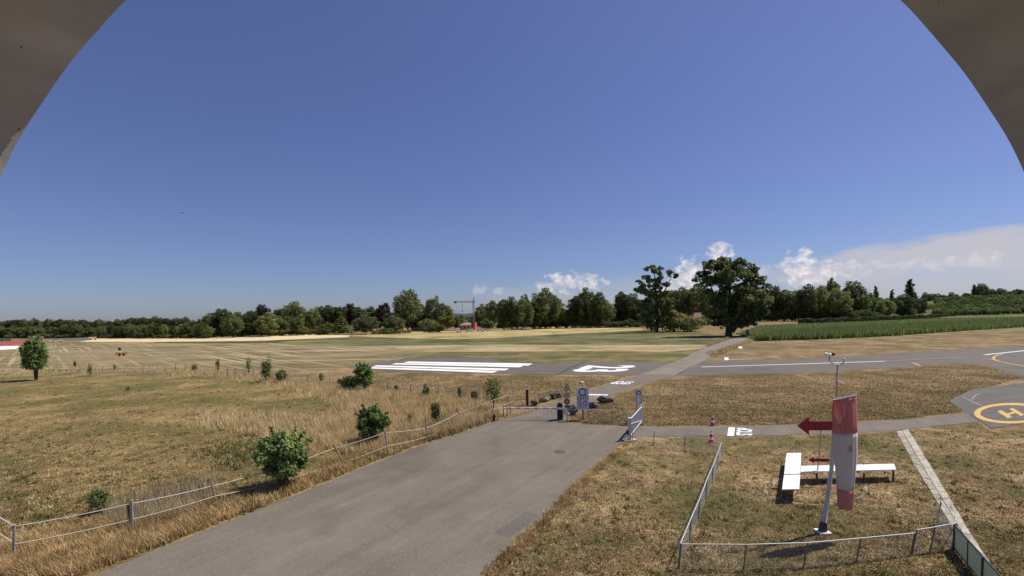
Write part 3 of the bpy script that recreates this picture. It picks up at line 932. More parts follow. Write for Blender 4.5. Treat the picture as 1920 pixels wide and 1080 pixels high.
# treeline from the wood to the houses: (kind, x, foot, top, width, material, label)
mid = [
 ('round', 400, 632, 588, 34, 'leaf_mid', 'first taller tree where the far wood steps up, left of the twin pointed tree'),
 ('tall', 420, 632, 577, 36, 'leaf_dark', 'tall dark pointed tree rising above the left end of the middle treeline'),
 ('round', 437, 633, 590, 34, 'leaf_mid', 'paler broad tree leaning on the tall pointed tree at the left of the treeline'),
 ('tall', 455, 631, 589, 30, 'leaf_dark', 'dark tree just right of the paler broad tree in the left treeline'),
 ('round', 474, 631, 584, 36, 'leaf_dark', 'round dark tree below the tree with a reddish top'),
 ('tall', 470, 627, 580, 22, 'leaf_dark', 'narrow dark tree top left of the tree with a reddish top'),
 ('round', 495, 627, 571, 32, 'leaf_plum', 'tree with a dark reddish round top in the middle treeline'),
 ('round', 503, 631, 587, 40, 'leaf_mid', 'full mid-green tree in front of the dark reddish tree'),
 ('round', 524, 629, 594, 36, 'leaf_dark', 'low dark tree left of the two broad crowns in the treeline'),
 ('round', 532, 625, 574, 36, 'leaf_dark', 'left one of the two broad dark crowns above the middle treeline'),
 ('round', 552, 626, 565, 44, 'leaf_mid', 'taller one of the two broad crowns above the middle treeline'),
 ('tall', 557, 629, 592, 26, 'leaf_mid', 'small paler tree at the foot of the taller broad crown'),
 ('bushy', 565, 627, 610, 24, 'leaf_lime', 'low yellowish bush at the edge of the pale stubble field'),
 ('round', 583, 625, 580, 36, 'leaf_mid', 'rounded tree directly left of the pale-roofed farmhouse'),
 ('tall', 603, 622, 573, 26, 'leaf_dark', 'slim dark tree behind the pale-roofed farmhouse, its left one'),
 ('tall', 622, 622, 569, 30, 'leaf_dark', 'slim tall tree behind the pale-roofed farmhouse, its right one'),
 ('tall', 638, 622, 573, 24, 'leaf_mid', 'mid-green tree between the farmhouse and the broad dark pair'),
 ('cone', 641, 627, 594, 34, 'leaf_mid', 'egg-shaped clipped tree standing in front of the garden by the stubble edge'),
 ('bushy', 613, 627, 603, 26, 'leaf_lime', 'yellow-green garden tree in front of the pale-roofed farmhouse'),
 ('bushy', 606, 628, 615, 22, 'leaf_dark', 'dark garden bush beneath the yellow-green tree'),
 ('tall', 657, 621, 567, 28, 'leaf_plum', 'dark plum-tinged tree top behind the egg-shaped tree'),
 ('tall', 674, 621, 573, 26, 'leaf_dark', 'dark tree between the plum-tinged top and the bare-topped one'),
 ('round', 686, 627, 590, 46, 'leaf_dark', 'broad round dark tree at the corner of the golden field'),
 ('tall', 694, 620, 572, 24, 'leaf_mid', 'thin tree top behind the broad round tree at the golden field'),
 ('tall', 707, 620, 579, 24, 'leaf_dark', 'lower tree between the thin top and the copper beech'),
 ('tall', 721, 620, 565, 26, 'leaf_plum', 'copper-leaved tree left of the very large dome-shaped tree'),
 ('round', 740, 625, 592, 38, 'leaf_dark', 'round low tree left of the very large dome-shaped tree'),
 ('bushy', 722, 626, 614, 22, 'leaf_fresh', 'light green rounded shrub below the copper-leaved tree'),
 ('bushy', 733, 626, 614, 14, 'leaf_fresh', 'smaller light green rounded shrub beside the first one'),
 ('round', 765, 621, 544, 56, 'leaf_mid', 'very large dome-shaped tree left of the crane'),
 ('tall', 791, 620, 568, 22, 'leaf_dark', 'dark slim tree on the right flank of the dome-shaped tree'),
 ('round', 813, 620, 554, 30, 'leaf_mid', 'taller tree of the pair between dome-shaped tree and crane'),
 ('round', 831, 620, 569, 36, 'leaf_mid', 'lower right tree of the pair between dome-shaped tree and crane'),
 ('bushy', 803, 622, 597, 34, 'leaf_mid', 'grey-green bush right of the brown-roofed barn'),
 ('bushy', 818, 623, 606, 36, 'leaf_dark', 'low dark bush before the taller tree of the pair'),
 ('round', 838, 620, 589, 28, 'leaf_lime', 'yellowish small tree left of the crane, nearer the tree pair'),
 ('round', 857, 619, 592, 24, 'leaf_lime', 'yellowish small tree left of the crane, nearer the mast'),
 ('bushy', 868, 618, 596, 22, 'leaf_mid', 'small green tree under the jib of the crane'),
 ('bushy', 880, 617, 598, 18, 'leaf_dark', 'small dark tree directly left of the crane mast'),
 ('round', 902, 614, 571, 26, 'leaf_mid', 'flat-topped tree just right of the crane mast'),
 ('tall', 924, 616, 561, 26, 'leaf_mid', 'slender forked tree right of the crane and its tan roof'),
 ('bushy', 914, 618, 598, 28, 'leaf_dark', 'dark shrubbery between the red silo and the slender forked tree'),
 ('tall', 945, 618, 559, 28, 'leaf_dark', 'dark upright tree at the left edge of the tall grove'),
 ('round', 960, 618, 556, 30, 'leaf_dark', 'dark rounded tree in the left half of the tall grove'),
 ('round', 980, 618, 560, 40, 'leaf_mid', 'mid-green tree with a knobbly top in the tall grove'),
 ('tall', 984, 616, 550, 24, 'leaf_dark', 'knobbly thin top rising behind the grove'),
 ('round', 1022, 616, 540, 54, 'leaf_mid', 'tallest cone-shaped tree of the grove right of the crane'),
 ('tall', 1003, 617, 563, 28, 'leaf_dark', 'dark tree tucked left of the tallest cone-shaped tree'),
 ('tall', 1046, 615, 560, 28, 'leaf_mid', 'right shoulder tree of the tallest cone-shaped tree'),
 ('round', 1062, 615, 580, 24, 'leaf_lime', 'low olive tree in the gap of the grove'),
 ('tall', 1080, 615, 552, 34, 'leaf_dark', 'left tree of the next dense clump after the gap'),
 ('round', 1102, 614, 541, 42, 'leaf_dark', 'highest tree of the dense clump after the gap'),
 ('tall', 1124, 614, 545, 26, 'leaf_mid', 'right tree of the dense clump after the gap'),
 ('round', 1138, 614, 563, 30, 'leaf_mid', 'lower tree with olive leaves ending the dense clump'),
 ('bushy', 1150, 613, 578, 28, 'leaf_lime', 'low yellow-olive tree right of the dense clump'),
 ('tall', 1166, 613, 543, 30, 'leaf_dark', 'slim dark tree left of the open-crowned tall tree'),
 ('round', 1185, 613, 550, 36, 'leaf_mid', 'rounder tree close left of the open-crowned tall tree'),
 ('round', 1204, 613, 562, 36, 'leaf_dark', 'dark tree half hidden by the open-crowned tall tree'),
 ('round', 1268, 606, 538, 56, 'leaf_dark', 'dark tree filling the gap behind the two tall trees, left one'),
 ('round', 1305, 606, 532, 54, 'leaf_dark', 'dark tree filling the gap behind the two tall trees, right one'),
 ('round', 1240, 604, 548, 44, 'leaf_dark', 'dark tree behind the trunk of the open-crowned tall tree'),
 ('round', 1418, 603, 540, 48, 'leaf_dark', 'dark tree emerging right behind the huge field tree'),
 ('round', 1448, 602, 537, 42, 'leaf_dark', 'second dark crown right of the huge field tree'),
 ('tall', 1470, 602, 541, 34, 'leaf_dark', 'dark upright tree before the lighter ones right of the huge tree'),
 ('round', 1492, 602, 544, 36, 'leaf_mid', 'lighter rounded tree in the right grove, its left one'),
 ('tall', 1512, 602, 531, 34, 'leaf_dark', 'tall dark tree between the lighter rounded trees of the right grove'),
 ('round', 1535, 601, 536, 44, 'leaf_mid', 'broad sunlit tree below the knob-topped one in the right grove'),
 ('tall', 1559, 597, 519, 26, 'leaf_dark', 'highest knob-topped tree of the right grove'),
 ('round', 1570, 601, 540, 44, 'leaf_mid', 'broad bright green tree right of the knob-topped tree'),
 ('round', 1600, 600, 527, 46, 'leaf_dark', 'domed dark tree at the right shoulder of the right grove'),
 ('round', 1612, 600, 547, 34, 'leaf_mid', 'sunlit tree in front of the domed dark tree'),
 ('tall', 1628, 599, 548, 26, 'leaf_mid', 'sloping tree where the right grove falls off'),
 ('poplar', 1642, 595, 536, 10, 'leaf_dark', 'narrow dark column tree left of the tall poplar'),
 ('round', 1640, 598, 562, 34, 'leaf_mid', 'rounded bush-like tree under the narrow dark column'),
 ('round', 1662, 597, 560, 30, 'leaf_mid', 'rounded tree between the two column trees'),
 ('poplar', 1672, 592, 543, 8, 'leaf_dark', 'thinnest column tree between the other two'),
 ('round', 1690, 596, 553, 36, 'leaf_dark', 'dark spreading tree at the foot of the tall poplar'),
 ('poplar', 1706, 594, 524, 16, 'leaf_dark', 'tall dark poplar standing out above the right treeline'),
 ('bushy', 1700, 596, 573, 32, 'leaf_mid', 'bushy tree in front of the tall poplar'),
 ('round', 1722, 594, 556, 28, 'leaf_mid', 'small tree just right of the tall poplar'),
 ('bushy', 1744, 592, 568, 20, 'leaf_lime', 'yellow-flowering bush right of the tall poplar'),
 ('round', 1742, 588, 547, 28, 'leaf_dark', 'dark tree behind the yellow-flowering bush'),
 ('round', 1765, 587, 550, 26, 'leaf_dark', 'low dark tree before the hill rises at the right'),
 ('round', 1785, 586, 549, 30, 'leaf_dark', 'wide dark tree at the start of the orchard'),
]
for (kd, x, by, ty, w, m, lab) in mid:
    key = 'poplar' if kd == 'poplar' else pick(kd, 2 if kd in ('cone', 'bushy') else 4)
    place_tree(key, x, by, ty, w * 1.22, lab, m, {'poplar': 'poplar_tree', 'bushy': 'garden_shrub'}.get(kd, 'deciduous_tree'), 'bush' if kd == 'bushy' else 'tree',
               crown_name='foliage' if kd == 'bushy' else 'crown')
# dark backing rows so that the treeline is closed
G2 = 'trees behind the houses and groves'
def backing(x0, x1, by, P, lab, dw=(22, 34), step=(11, 15)):
    x = x0
    while x < x1:
        place_tree(pick('round'), x, by, prof(P, x) + random.uniform(-3, 3), random.uniform(*dw), lab + ' ' + near(x), random.choice(['leaf_dark', 'leaf_dark', 'leaf_mid']), 'woodland_tree', group=G2)
        x += random.uniform(*step)
backing(395, 800, 620, [(395, 592), (480, 584), (600, 578), (800, 582)], 'lower dark tree in the rear row')
backing(800, 945, 612, [(800, 592), (870, 594), (945, 590)], 'low tree behind the farm buildings')
backing(940, 1240, 610, [(940, 574), (1060, 580), (1240, 562)], 'dark tree behind the groves')
backing(1230, 1640, 597, [(1230, 552), (1400, 546), (1640, 553)], 'dark tree in the rear right row')
backing(1720, 1835, 584, [(1720, 560), (1835, 562)], 'low dark tree where the orchard hill begins')
backing(1630, 1800, 588, [(1630, 557), (1720, 557), (1800, 555)], 'low dark tree in the rear right row')
# bushes at the foot of the groves
x = 940
while x < 1200:
    place_tree(pick('bushy', 2), x, 616 - (x - 940) * 0.008, 600 + random.uniform(-6, 3), 26, 'low dark undergrowth bush beyond the golden field ' + near(x), 'leaf_dark', 'woodland_bush', 'bush', G2, crown_name='foliage')
    x += 15
x = 1410
while x < 1650:
    place_tree(pick('bushy', 2), x, 603 - (x - 1410) * 0.012, 583 + random.uniform(-6, 3), 28, 'low dark undergrowth bush beyond the hedge ' + near(x), 'leaf_dark', 'woodland_bush', 'bush', G2, crown_name='foliage')
    x += 15
x = 400
while x < 600:
    place_tree(pick('bushy', 2), x, 632.5 - (x - 400) * 0.025, 617 + random.uniform(-4, 3), 24, 'low undergrowth bush along the stubble field ' + near(x), random.choice(['leaf_dark', 'leaf_mid']), 'woodland_bush', 'bush', G2, crown_name='foliage')
    x += 13

# two big field trees
def big_tree(name, label, x, by, ty, blobs_px, nleaf, leaf, m, limbs_px, tr_r, shell=0.45):
    g = at(x, by)
    k = g.y / FOC
    t = thing(name, label, 'tree', g, facing(g))
    bl = []
    for (px, py, rp, dy) in blobs_px:
        z = (up_to(g, px, py))
        bl.append(((px - x) * k, dy * k, z, rp * k * .45, rp * k * .45, rp * k * .4))
        for _ in range(max(4, int(rp * .55))):
            d_ = Vector((random.gauss(0, 1), random.gauss(0, 1), random.gauss(0, 1))).normalized() * rp * k * random.uniform(.65, .98)
            q_ = rp * k * random.uniform(.22, .36) + .25
            bl.append(((px - x) * k + d_.x, dy * k + d_.y, z + d_.z * .85, q_, q_, q_ * .75))
    link('crown', crown_mesh('crown_big', bl, nleaf, leaf, M[m], shell), t)
    tb = MB()
    for pts in limbs_px:
        P = [Vector(((px - x) * k, dy * k, max(-0.3, up_to(g, px, py)))) for (px, py, dy, r_) in pts]
        tb.tube(P, [r_ * k for (_, _, _, r_) in pts], 8)
    tb.build('trunk', M['bark'], t, True)
    return t

bl = [(1366, 498, 22, 0), (1340, 505, 19, 10), (1330, 495, 12, -10), (1322, 510, 12, 5), (1310, 520, 10, 0), (1349, 488, 12, 6), (1385, 492, 14, -6), (1400, 507, 14, 4),
      (1376, 520, 26, -14), (1350, 530, 24, 12), (1400, 530, 22, 10), (1416, 524, 12, 0), (1424, 545, 16, -4), (1420, 560, 18, 8), (1395, 555, 28, -16), (1362, 560, 30, 14), (1340, 556, 20, -8),
      (1350, 585, 24, -10), (1380, 585, 26, 12), (1410, 580, 20, -6), (1425, 575, 11, 4), (1345, 600, 14, 0), (1395, 600, 15, 6), (1350, 608, 11, -4), (1392, 609, 12, 3), (1372, 602, 15, 8), (1332, 588, 13, 3), (1408, 597, 14, -3), (1424, 590, 10, 3), (1365, 598, 16, -14), (1318, 532, 9, 4), (1331, 528, 12, -8)]
big_tree('deciduous_tree', 'huge spreading tree alone beside the footpath end beyond the runway', 1367, 630, 480, bl, 19000, 0.46, 'leaf_mid',
         [[(1366, 632, 0, 6.6), (1367, 612, 0, 5.6), (1369, 590, 0, 4.8), (1368, 540, 0, 3), (1366, 500, 0, .8)], [(1372, 622, 0, 4.5), (1386, 600, -3, 3.5), (1405, 570, -4, 2), (1420, 545, 0, .6)],
          [(1366, 600, 0, 3.2), (1352, 580, 4, 2.4), (1338, 545, 4, 1.4), (1328, 510, 0, .6)], [(1369, 585, 0, 2.6), (1385, 550, 5, 1.6), (1396, 515, 3, .6)], [(1346, 560, 2, 1.6), (1325, 540, 2, 1), (1312, 522, 0, .5)]], 1)
bl = [(1228, 508, 12, 0), (1214, 505, 7, 4), (1238, 502, 6, -4), (1216, 520, 11, -6), (1240, 520, 10, 6), (1254, 514, 8, 0), (1265, 517, 6, 3), (1203, 530, 9, 4), (1198, 543, 8, 0), (1210, 545, 12, -6), (1230, 535, 13, 5),
      (1250, 532, 8, -5), (1222, 556, 14, 4), (1240, 552, 11, -8), (1212, 565, 10, 0), (1235, 572, 16, 6), (1220, 585, 16, -6), (1245, 590, 14, 4), (1208, 590, 12, 0), (1214, 603, 12, 4), (1238, 604, 13, -3), (1252, 570, 13, 3), (1204, 575, 12, -3), (1256, 588, 12, 0)]
big_tree('deciduous_tree', 'tall open-crowned tree with sky showing through, left of the huge field tree', 1233, 623, 500, bl, 11000, 0.45, 'leaf_mid',
         [[(1232, 624, 0, 4), (1233, 600, 0, 3.4), (1231, 560, 0, 2.4), (1229, 525, 0, 1.2), (1227, 506, 0, .5)], [(1232, 570, 0, 1.8), (1246, 545, 2, 1.2), (1258, 520, 0, .5)], [(1231, 556, 0, 1.6), (1214, 535, 2, 1), (1202, 528, 0, .4)],
          [(1230, 530, 0, 1.1), (1240, 512, 2, .5)], [(1229, 540, 0, 1.2), (1217, 515, 0, .5)]], 1)
place_tree('bushy0', 1262, 622, 581, 60, 'broad yellow-topped bush in front of the open-crowned tall tree', 'leaf_lime', 'garden_shrub', 'bush', crown_name='foliage')
place_tree('bushy1', 1294, 622, 592, 62, 'broad dark-skirted bush between the two tall field trees', 'leaf_mid', 'garden_shrub', 'bush', crown_name='foliage')
place_tree('bushy1', 1222, 621, 572, 50, 'dense bush hiding the foot of the open-crowned tall tree', 'leaf_mid', 'garden_shrub', 'bush', crown_name='foliage')
place_tree('bushy0', 1321, 610, 590, 34, 'dark low bush under the salmon roof', 'leaf_dark', 'garden_shrub', 'bush', crown_name='foliage')

# hill with orchard at the far right
hc = at_dist(2150, 560, 560)
hb = MB()
NU, NV = 30, 14
def hill_z(X, Y):
    u = (X - 560) / 260; v_ = (Y - 560) / 150
    return max(-1.0, 17 * math.exp(-(u * u + v_ * v_)) - 0.6)
for j in range(NV + 1):
    for i in range(NU + 1):
        X = 180 + 900 * i / NU; Y = 330 + 520 * j / NV
        hb.v.append((X, Y, hill_z(X, Y)))
for j in range(NV):
    for i in range(NU):
        a_ = j * (NU + 1) + i
        hb.f.append((a_, a_ + 1, a_ + NU + 2, a_ + NU + 1))
tag(hb.build('orchard_hill', M['green'], smooth=True), kind='structure')
G3 = 'orchard trees on the hill at the far right'
for row in range(9):
    for c_ in range(26):
        Y = 370 + row * 22 + random.uniform(-2, 2)
        px = 1755 + c_ * 9 + (row % 2) * 4
        X = at_dist(px, 570, Y).x
        z = hill_z(X, Y)
        if z < -0.2 and row > 4: continue
        hh = random.uniform(4.2, 5.4)
        t = thing('orchard_tree', 'small round green orchard tree in the planted rows on the far right hill', 'tree', (X, Y, max(0, z)), random.uniform(0, 6.28), G3)
        cr, tr, hw = PROTO[pick('bushy', 2)]
        c = link('crown', cr, t); c.scale = (2.9 / hw, 2.9 / hw, hh)
        k = link('trunk', tr, t); k.scale = (hh,) * 3
        c.material_slots[0].link = 'OBJECT'; c.material_slots[0].material = M['leaf_fresh'] if random.random() < .6 else M['leaf_mid']
for (px, ty, w, kd) in [(1812, 549, 20, 'round'), (1826, 533, 9, 'poplar'), (1840, 531, 26, 'round'), (1858, 541, 22, 'round'), (1876, 540, 22, 'round'), (1893, 545, 18, 'tall'), (1908, 541, 20, 'round'), (1925, 543, 22, 'round')]:
    Y = 590
    X = at_dist(px, 570, Y).x
    z = max(0, hill_z(X, Y))
    h = at_dist(px, ty, Y).z - z
    cr, tr, hw = PROTO['poplar' if kd == 'poplar' else pick(kd)]
    labs = {1812: 'dark tree at the left foot of the orchard hill', 1826: 'narrow column tree on top of the orchard hill', 1840: 'biggest round tree on top of the orchard hill', 1858: 'round tree just right of the biggest one on the orchard hill',
            1876: 'dark hilltop tree above the middle of the orchard', 1893: 'slim hilltop tree above the orchard', 1908: 'round hilltop tree near the right border above the orchard', 1925: 'last hilltop tree at the right border'}
    t = thing('deciduous_tree', labs[px], 'tree', (X, Y, z), 0)
    wm = w / FOC * Y / 2
    c = link('crown', cr, t); c.scale = (wm / hw, wm / hw, h); k = link('trunk', tr, t); k.scale = (h, h, h)
    c.material_slots[0].link = 'OBJECT'; c.material_slots[0].material = M['leaf_dark']

# long clipped hedge in front of the right treeline
def hedge_mesh(P, wid, hgt, n, m, name, leaf=0.35):
    C = []; Nn = []
    L_ = [0]
    for i in range(1, len(P)): L_.append(L_[-1] + (P[i] - P[i - 1]).length)
    for _ in range(n):
        s_ = random.random() * L_[-1]
        i = max(k for k in range(len(P) - 1) if L_[k] <= s_)
        a = P[i].lerp(P[i + 1], (s_ - L_[i]) / (L_[i + 1] - L_[i]))
        side = random.random()
        hh = hgt * (1 + 0.12 * math.sin(s_ * .35) + 0.08 * math.sin(s_ * 1.1))
        if side < .5: p = a + Vector((0, -wid / 2, random.random() * hh)); nn = Vector((0, -1, .2))
        else: p = a + Vector((0, random.uniform(-wid / 2, wid / 2), hh)); nn = Vector((0, 0, 1))
        C.append(p + Vector((random.gauss(0, .12), random.gauss(0, .15), random.gauss(0, .10)))); Nn.append(nn + Vector((random.gauss(0, .5), random.gauss(0, .5), random.gauss(0, .5))))
    C = np.array([tuple(c) for c in C]); Nn = np.array([tuple(c.normalized()) for c in Nn])
    return quads_mesh(name, C, Nn, np.full(n, leaf) * (0.6 + .8 * rng.random(n)), 0.7, rng.random(n), m)

hP = [at(1497, 607.5), at(1535, 606.5), at(1600, 603.8), at(1671, 601), at(1735, 598), at(1787, 594.8)]
o = thing('clipped_hedge', 'long low dark clipped hedge along the far side of the crop field', 'hedge')
link('foliage', hedge_mesh(hP, 1.6, 2.6, 6000, M['leaf_dark'], 'foliage', 0.5), o)
core = MB()
for a, c_ in zip(hP, hP[1:]):
    d_ = c_ - a
    core.box(((a + c_) / 2 + Vector((0, 0, 1.1))), (d_.length, 1.0, 2.2), math.atan2(d_.y, d_.x))
core.build('branch_core', M['bark'], o)
hP2 = [at(697, 627), at(735, 626.5), at(772, 625)]
o = thing('garden_hedge', 'short bright green hedge at the edge of the golden field', 'hedge')
link('foliage', hedge_mesh(hP2, 1.2, 1.2, 900, M['leaf_fresh'], 'foliage', 0.3), o)

# tall crop with a green wall towards the runway
crop_px = [(1413, 640), (1535, 636.6), (1671, 630.2), (1806, 620.6), (1920, 613.5), (2150, 597), (2150, 590), (1920, 600), (1787, 607), (1671, 614), (1560, 620.5), (1470, 627)]
cp = [at(*p) for p in crop_px]
def in_poly(x, y, P):
    c = False; n = len(P); j = n - 1
    for i in range(n):
        if (P[i].y > y) != (P[j].y > y) and x < (P[j].x - P[i].x) * (y - P[i].y) / (P[j].y - P[i].y) + P[i].x: c = not c
        j = i
    return c


def poly_mask(XY, P):
    x, y = XY[:, 0], XY[:, 1]
    c = np.zeros(len(x), bool); j = len(P) - 1
    for i in range(len(P)):
        yi, yj, xi, xj = P[i].y, P[j].y, P[i].x, P[j].x
        if yi != yj:
            k = ((yi > y) != (yj > y)) & (x < (xj - xi) * (y - yi) / (yj - yi) + xi)
            c ^= k
        j = i
    return c


def sample_px(pxs, n, feather=0.0):
    """n ground points, evenly spread over the photograph inside the outline pxs (so nearer ground gets more)"""
    P = [Vector((x, y, 0)) for x, y in pxs]
    xs = [p.x for p in P]; ys = [p.y for p in P]
    out = np.zeros((0, 2))
    while len(out) < n:
        q_ = np.stack([rng.uniform(min(xs), max(xs), n * 2), rng.uniform(min(ys), max(ys), n * 2)], 1)
        out = np.concatenate([out, q_[poly_mask(q_, P)]])
    out = out[:n]
    if feather:
        cl = (np.sin(out[:, 0] * .11 + out[:, 1] * .23) + np.sin(out[:, 0] * .043 - out[:, 1] * .31 + 2) + np.sin(out[:, 0] * .27 + 1)) / 3
        out = out[rng.random(len(out)) < .62 + .55 * cl]
        out = out + rng.normal(size=out.shape) * np.array([9.0, 3.0]) * feather
    n = len(out)
    # unproject
    d = np.stack([(out[:, 0] - 960) / FOC, -(out[:, 1] - PPY) / FOC, -np.ones(n)], 1) @ np.array(CM).T
    t = -EYE_H / d[:, 2]
    return np.stack([d[:, 0] * t, d[:, 1] * t], 1)


def blades_mesh(name, XY, h, hv, w, lean, m, zoff=0.0, wind=(0.0, 0.0)):
    n = len(XY)
    H = h * (1 - hv + 2 * hv * rng.random(n))
    th = rng.uniform(0, 2 * math.pi, n)
    dx, dy = np.cos(th) * w / 2, np.sin(th) * w / 2
    lx = rng.normal(0, lean, n) * H + wind[0] * H; ly = rng.normal(0, lean, n) * H + wind[1] * H
    v = np.zeros((n, 3, 3))
    v[:, 0] = np.stack([XY[:, 0] - dx, XY[:, 1] - dy, np.full(n, zoff)], 1)
    v[:, 1] = np.stack([XY[:, 0] + dx, XY[:, 1] + dy, np.full(n, zoff)], 1)
    v[:, 2] = np.stack([XY[:, 0] + lx, XY[:, 1] + ly, zoff + H], 1)
    me = bpy.data.meshes.new(name)
    me.vertices.add(n * 3); me.vertices.foreach_set('co', v.reshape(-1))
    me.loops.add(n * 3); me.loops.foreach_set('vertex_index', np.arange(n * 3))
    me.polygons.add(n); me.polygons.foreach_set('loop_start', np.arange(n) * 3); me.polygons.foreach_set('loop_total', np.full(n, 3))
    me.materials.append(m)
    add_attr(me, rng.random(n))
    me.update()
    return me


XY = sample_px(crop_px, 60000)
tag(link('crop_plants', blades_mesh('crop_plants', XY, 1.9, .18, 0.34, .16, M['leaf_corn'])), 'dense green maize standing beyond the runway and footpath', 'maize', kind='stuff')
XY = sample_px([(1380, 627), (1427, 611), (1535, 606), (1671, 600), (1787, 595), (1920, 585), (1920, 601), (1787, 608), (1671, 615), (1560, 621), (1470, 627), (1415, 638)], 26000)
tag(link('sunlit_maize_top_plants', blades_mesh('sunlit_maize_top_plants', XY, .7, .2, 0.4, .4, M['leaf_sunlit_top'])), 'lower pale green plants coloured as the sunlit maize top, before the hedge', 'crop', kind='stuff')  # shorter, paler plants stand in for the sunlit top of the maize


# ------------------------------------------------------------------ grass
ROADP = [at(*p) for p in road_px]


def off_road(XY): return XY[~poly_mask(XY, ROADP)]


def grass(name, pxs, n, h, hv, w, lean, m, lab, wind=(0, 0), fe=0.0):
    return tag(link(name, blades_mesh(name, off_road(sample_px(pxs, int(n * (1.5 if fe else 1)), fe)), h, hv, w, lean, M[m], 0.0, wind)), lab, 'grass', kind='stuff')

pad = [(0, 704), (100, 696), (300, 694), (420, 698), (577, 716), (727, 737), (822, 746), (925, 766), (930, 784), (800, 829), (565, 920), (400, 984), (250, 1044), (60, 1110), (0, 1110)]
grass('paddock_grass', pad, 170000, 0.05, .5, 0.045, .8, 'shortg', 'short brown and green paddock grass left of the road')
grass('lawn_grass', [(905, 1085), (1100, 890), (1176, 828), (1300, 822), (1620, 816), (1700, 809), (1833, 795), (1860, 808), (1925, 800), (1925, 1090)], 150000, 0.038, .5, 0.04, .8, 'shortg', 'short dry lawn grass around the landing T and along the road')
grass('airfield_grass', [(1060, 795), (1100, 770), (1150, 745), (1215, 720), (1300, 706), (1535, 700), (1671, 692), (1790, 684), (1842, 686), (1915, 708), (1865, 724), (1818, 731), (1779, 753), (1808, 772), (1700, 785), (1500, 796), (1400, 798), (1200, 799)],
      90000, 0.06, .5, 0.06, .8, 'shortg', 'dry mown airfield grass between runway and service road')
grass('airfield_grass', [(700, 700), (800, 700), (906, 703), (1056, 706), (1180, 706), (1110, 727), (1060, 742), (1000, 762), (960, 762), (925, 755), (822, 740), (727, 731), (640, 720)], 26000, 0.07, .5, 0.07, .8, 'shortg', 'dry mown airfield grass between runway and rear rope fence')
grass('airfield_grass', [(1056, 790), (1075, 772), (1095, 760), (1140, 748), (1176, 770), (1176, 797), (1105, 795)], 5000, 0.07, .5, 0.06, .8, 'shortg', 'dry grass around the sign posts')
lawnP = [(905, 1085), (1100, 890), (1176, 828), (1300, 822), (1620, 816), (1700, 809), (1833, 795), (1860, 808), (1925, 800), (1925, 1090)]
def tufts(name, pxs, n, per, h, w, m, lab, spread=.09):
    c = off_road(sample_px(pxs, n))
    XY = np.repeat(c, per, 0) + rng.normal(size=(len(c) * per, 2)) * spread
    return tag(link(name, blades_mesh(name, XY, h, .5, w, .5, M[m])), lab, 'grass', kind='stuff')
tufts('grass_tufts', lawnP, 700, 16, .11, .03, 'weed', 'scattered green tufts in the dry lawns right of the road')
tufts('grass_tufts', lawnP, 900, 14, .09, .03, 'straw', 'scattered pale straw tufts in the dry lawns right of the road')
tufts('grass_tufts', pad, 900, 16, .13, .035, 'weed', 'scattered green tufts in the paddock')
tufts('grass_tufts', pad, 900, 14, .12, .035, 'straw', 'scattered pale straw tufts in the paddock')
tufts('grass_tufts', [(905, 1080), (1000, 985), (1100, 885), (1175, 826), (1182, 830), (1120, 890), (1020, 990), (930, 1080)], 500, 14, .13, .03, 'rusty', 'ragged grass fringe along the right edge of the road')
# tall straw belts in and around the paddock
belts = [([(360, 800), (400, 775), (520, 780), (640, 790), (700, 770), (640, 830), (600, 850), (480, 815)], 9000, .55),
         ([(640, 760), (700, 740), (760, 735), (840, 745), (920, 765), (925, 780), (880, 800), (800, 822), (740, 835), (700, 850), (640, 850), (600, 830)], 26000, .6),
         ([(520, 722), (560, 716), (727, 738), (822, 747), (920, 766), (860, 762), (760, 752), (640, 740), (540, 730)], 15000, .55),
         ([(560, 735), (640, 742), (760, 755), (740, 775), (660, 770), (600, 750)], 6000, .45),
         ([(420, 697), (577, 716), (560, 724), (400, 706), (300, 700), (300, 694)], 7000, .5),
         ([(0, 700), (100, 692), (300, 690), (300, 694), (100, 697), (0, 706)], 5000, .35)]
for i, (P, n, h) in enumerate(belts):
    grass('straw_grass', P, n, h, .4, 0.035, .28, 'straw', ['tall pale straw grass in the middle of the paddock', 'tall pale straw grass thick around the fence corner by the barrier', 'band of tall straw grass along the rear rope fence',
          'thinner straw grass behind the small green shrub', 'straw grass around the saplings of the rear fence', 'low straw fringe at the far left rear fence'][i], wind=(-.12, 0), fe=1.0)
side = [(0, 1060), (0, 1010), (130, 995), (250, 975), (400, 935), (480, 915), (560, 895), (640, 860), (720, 835), (800, 812), (870, 790), (930, 768), (940, 782), (880, 803), (800, 828), (700, 866), (565, 920), (400, 984), (250, 1043), (130, 1085), (0, 1085)]
grass('roadside_grass', side, 45000, .30, .6, .035, .45, 'rusty', 'unmown rusty grass between rope fence and road', wind=(-.1, -.1), fe=.45)
grass('dry_stalks', [(205, 955), (250, 935), (390, 905), (410, 940), (370, 965), (250, 1005), (205, 990)], 2700, .7, .4, .02, .2, 'greyweed', 'tall grey dry stalks behind the rope fence in the left foreground', fe=1.2)
grass('dry_stalks', [(730, 820), (800, 795), (870, 780), (860, 800), (800, 822), (735, 850)], 2000, .65, .4, .02, .2, 'greyweed', 'tall grey dry stalks at the fence bend before the barrier', fe=.8)
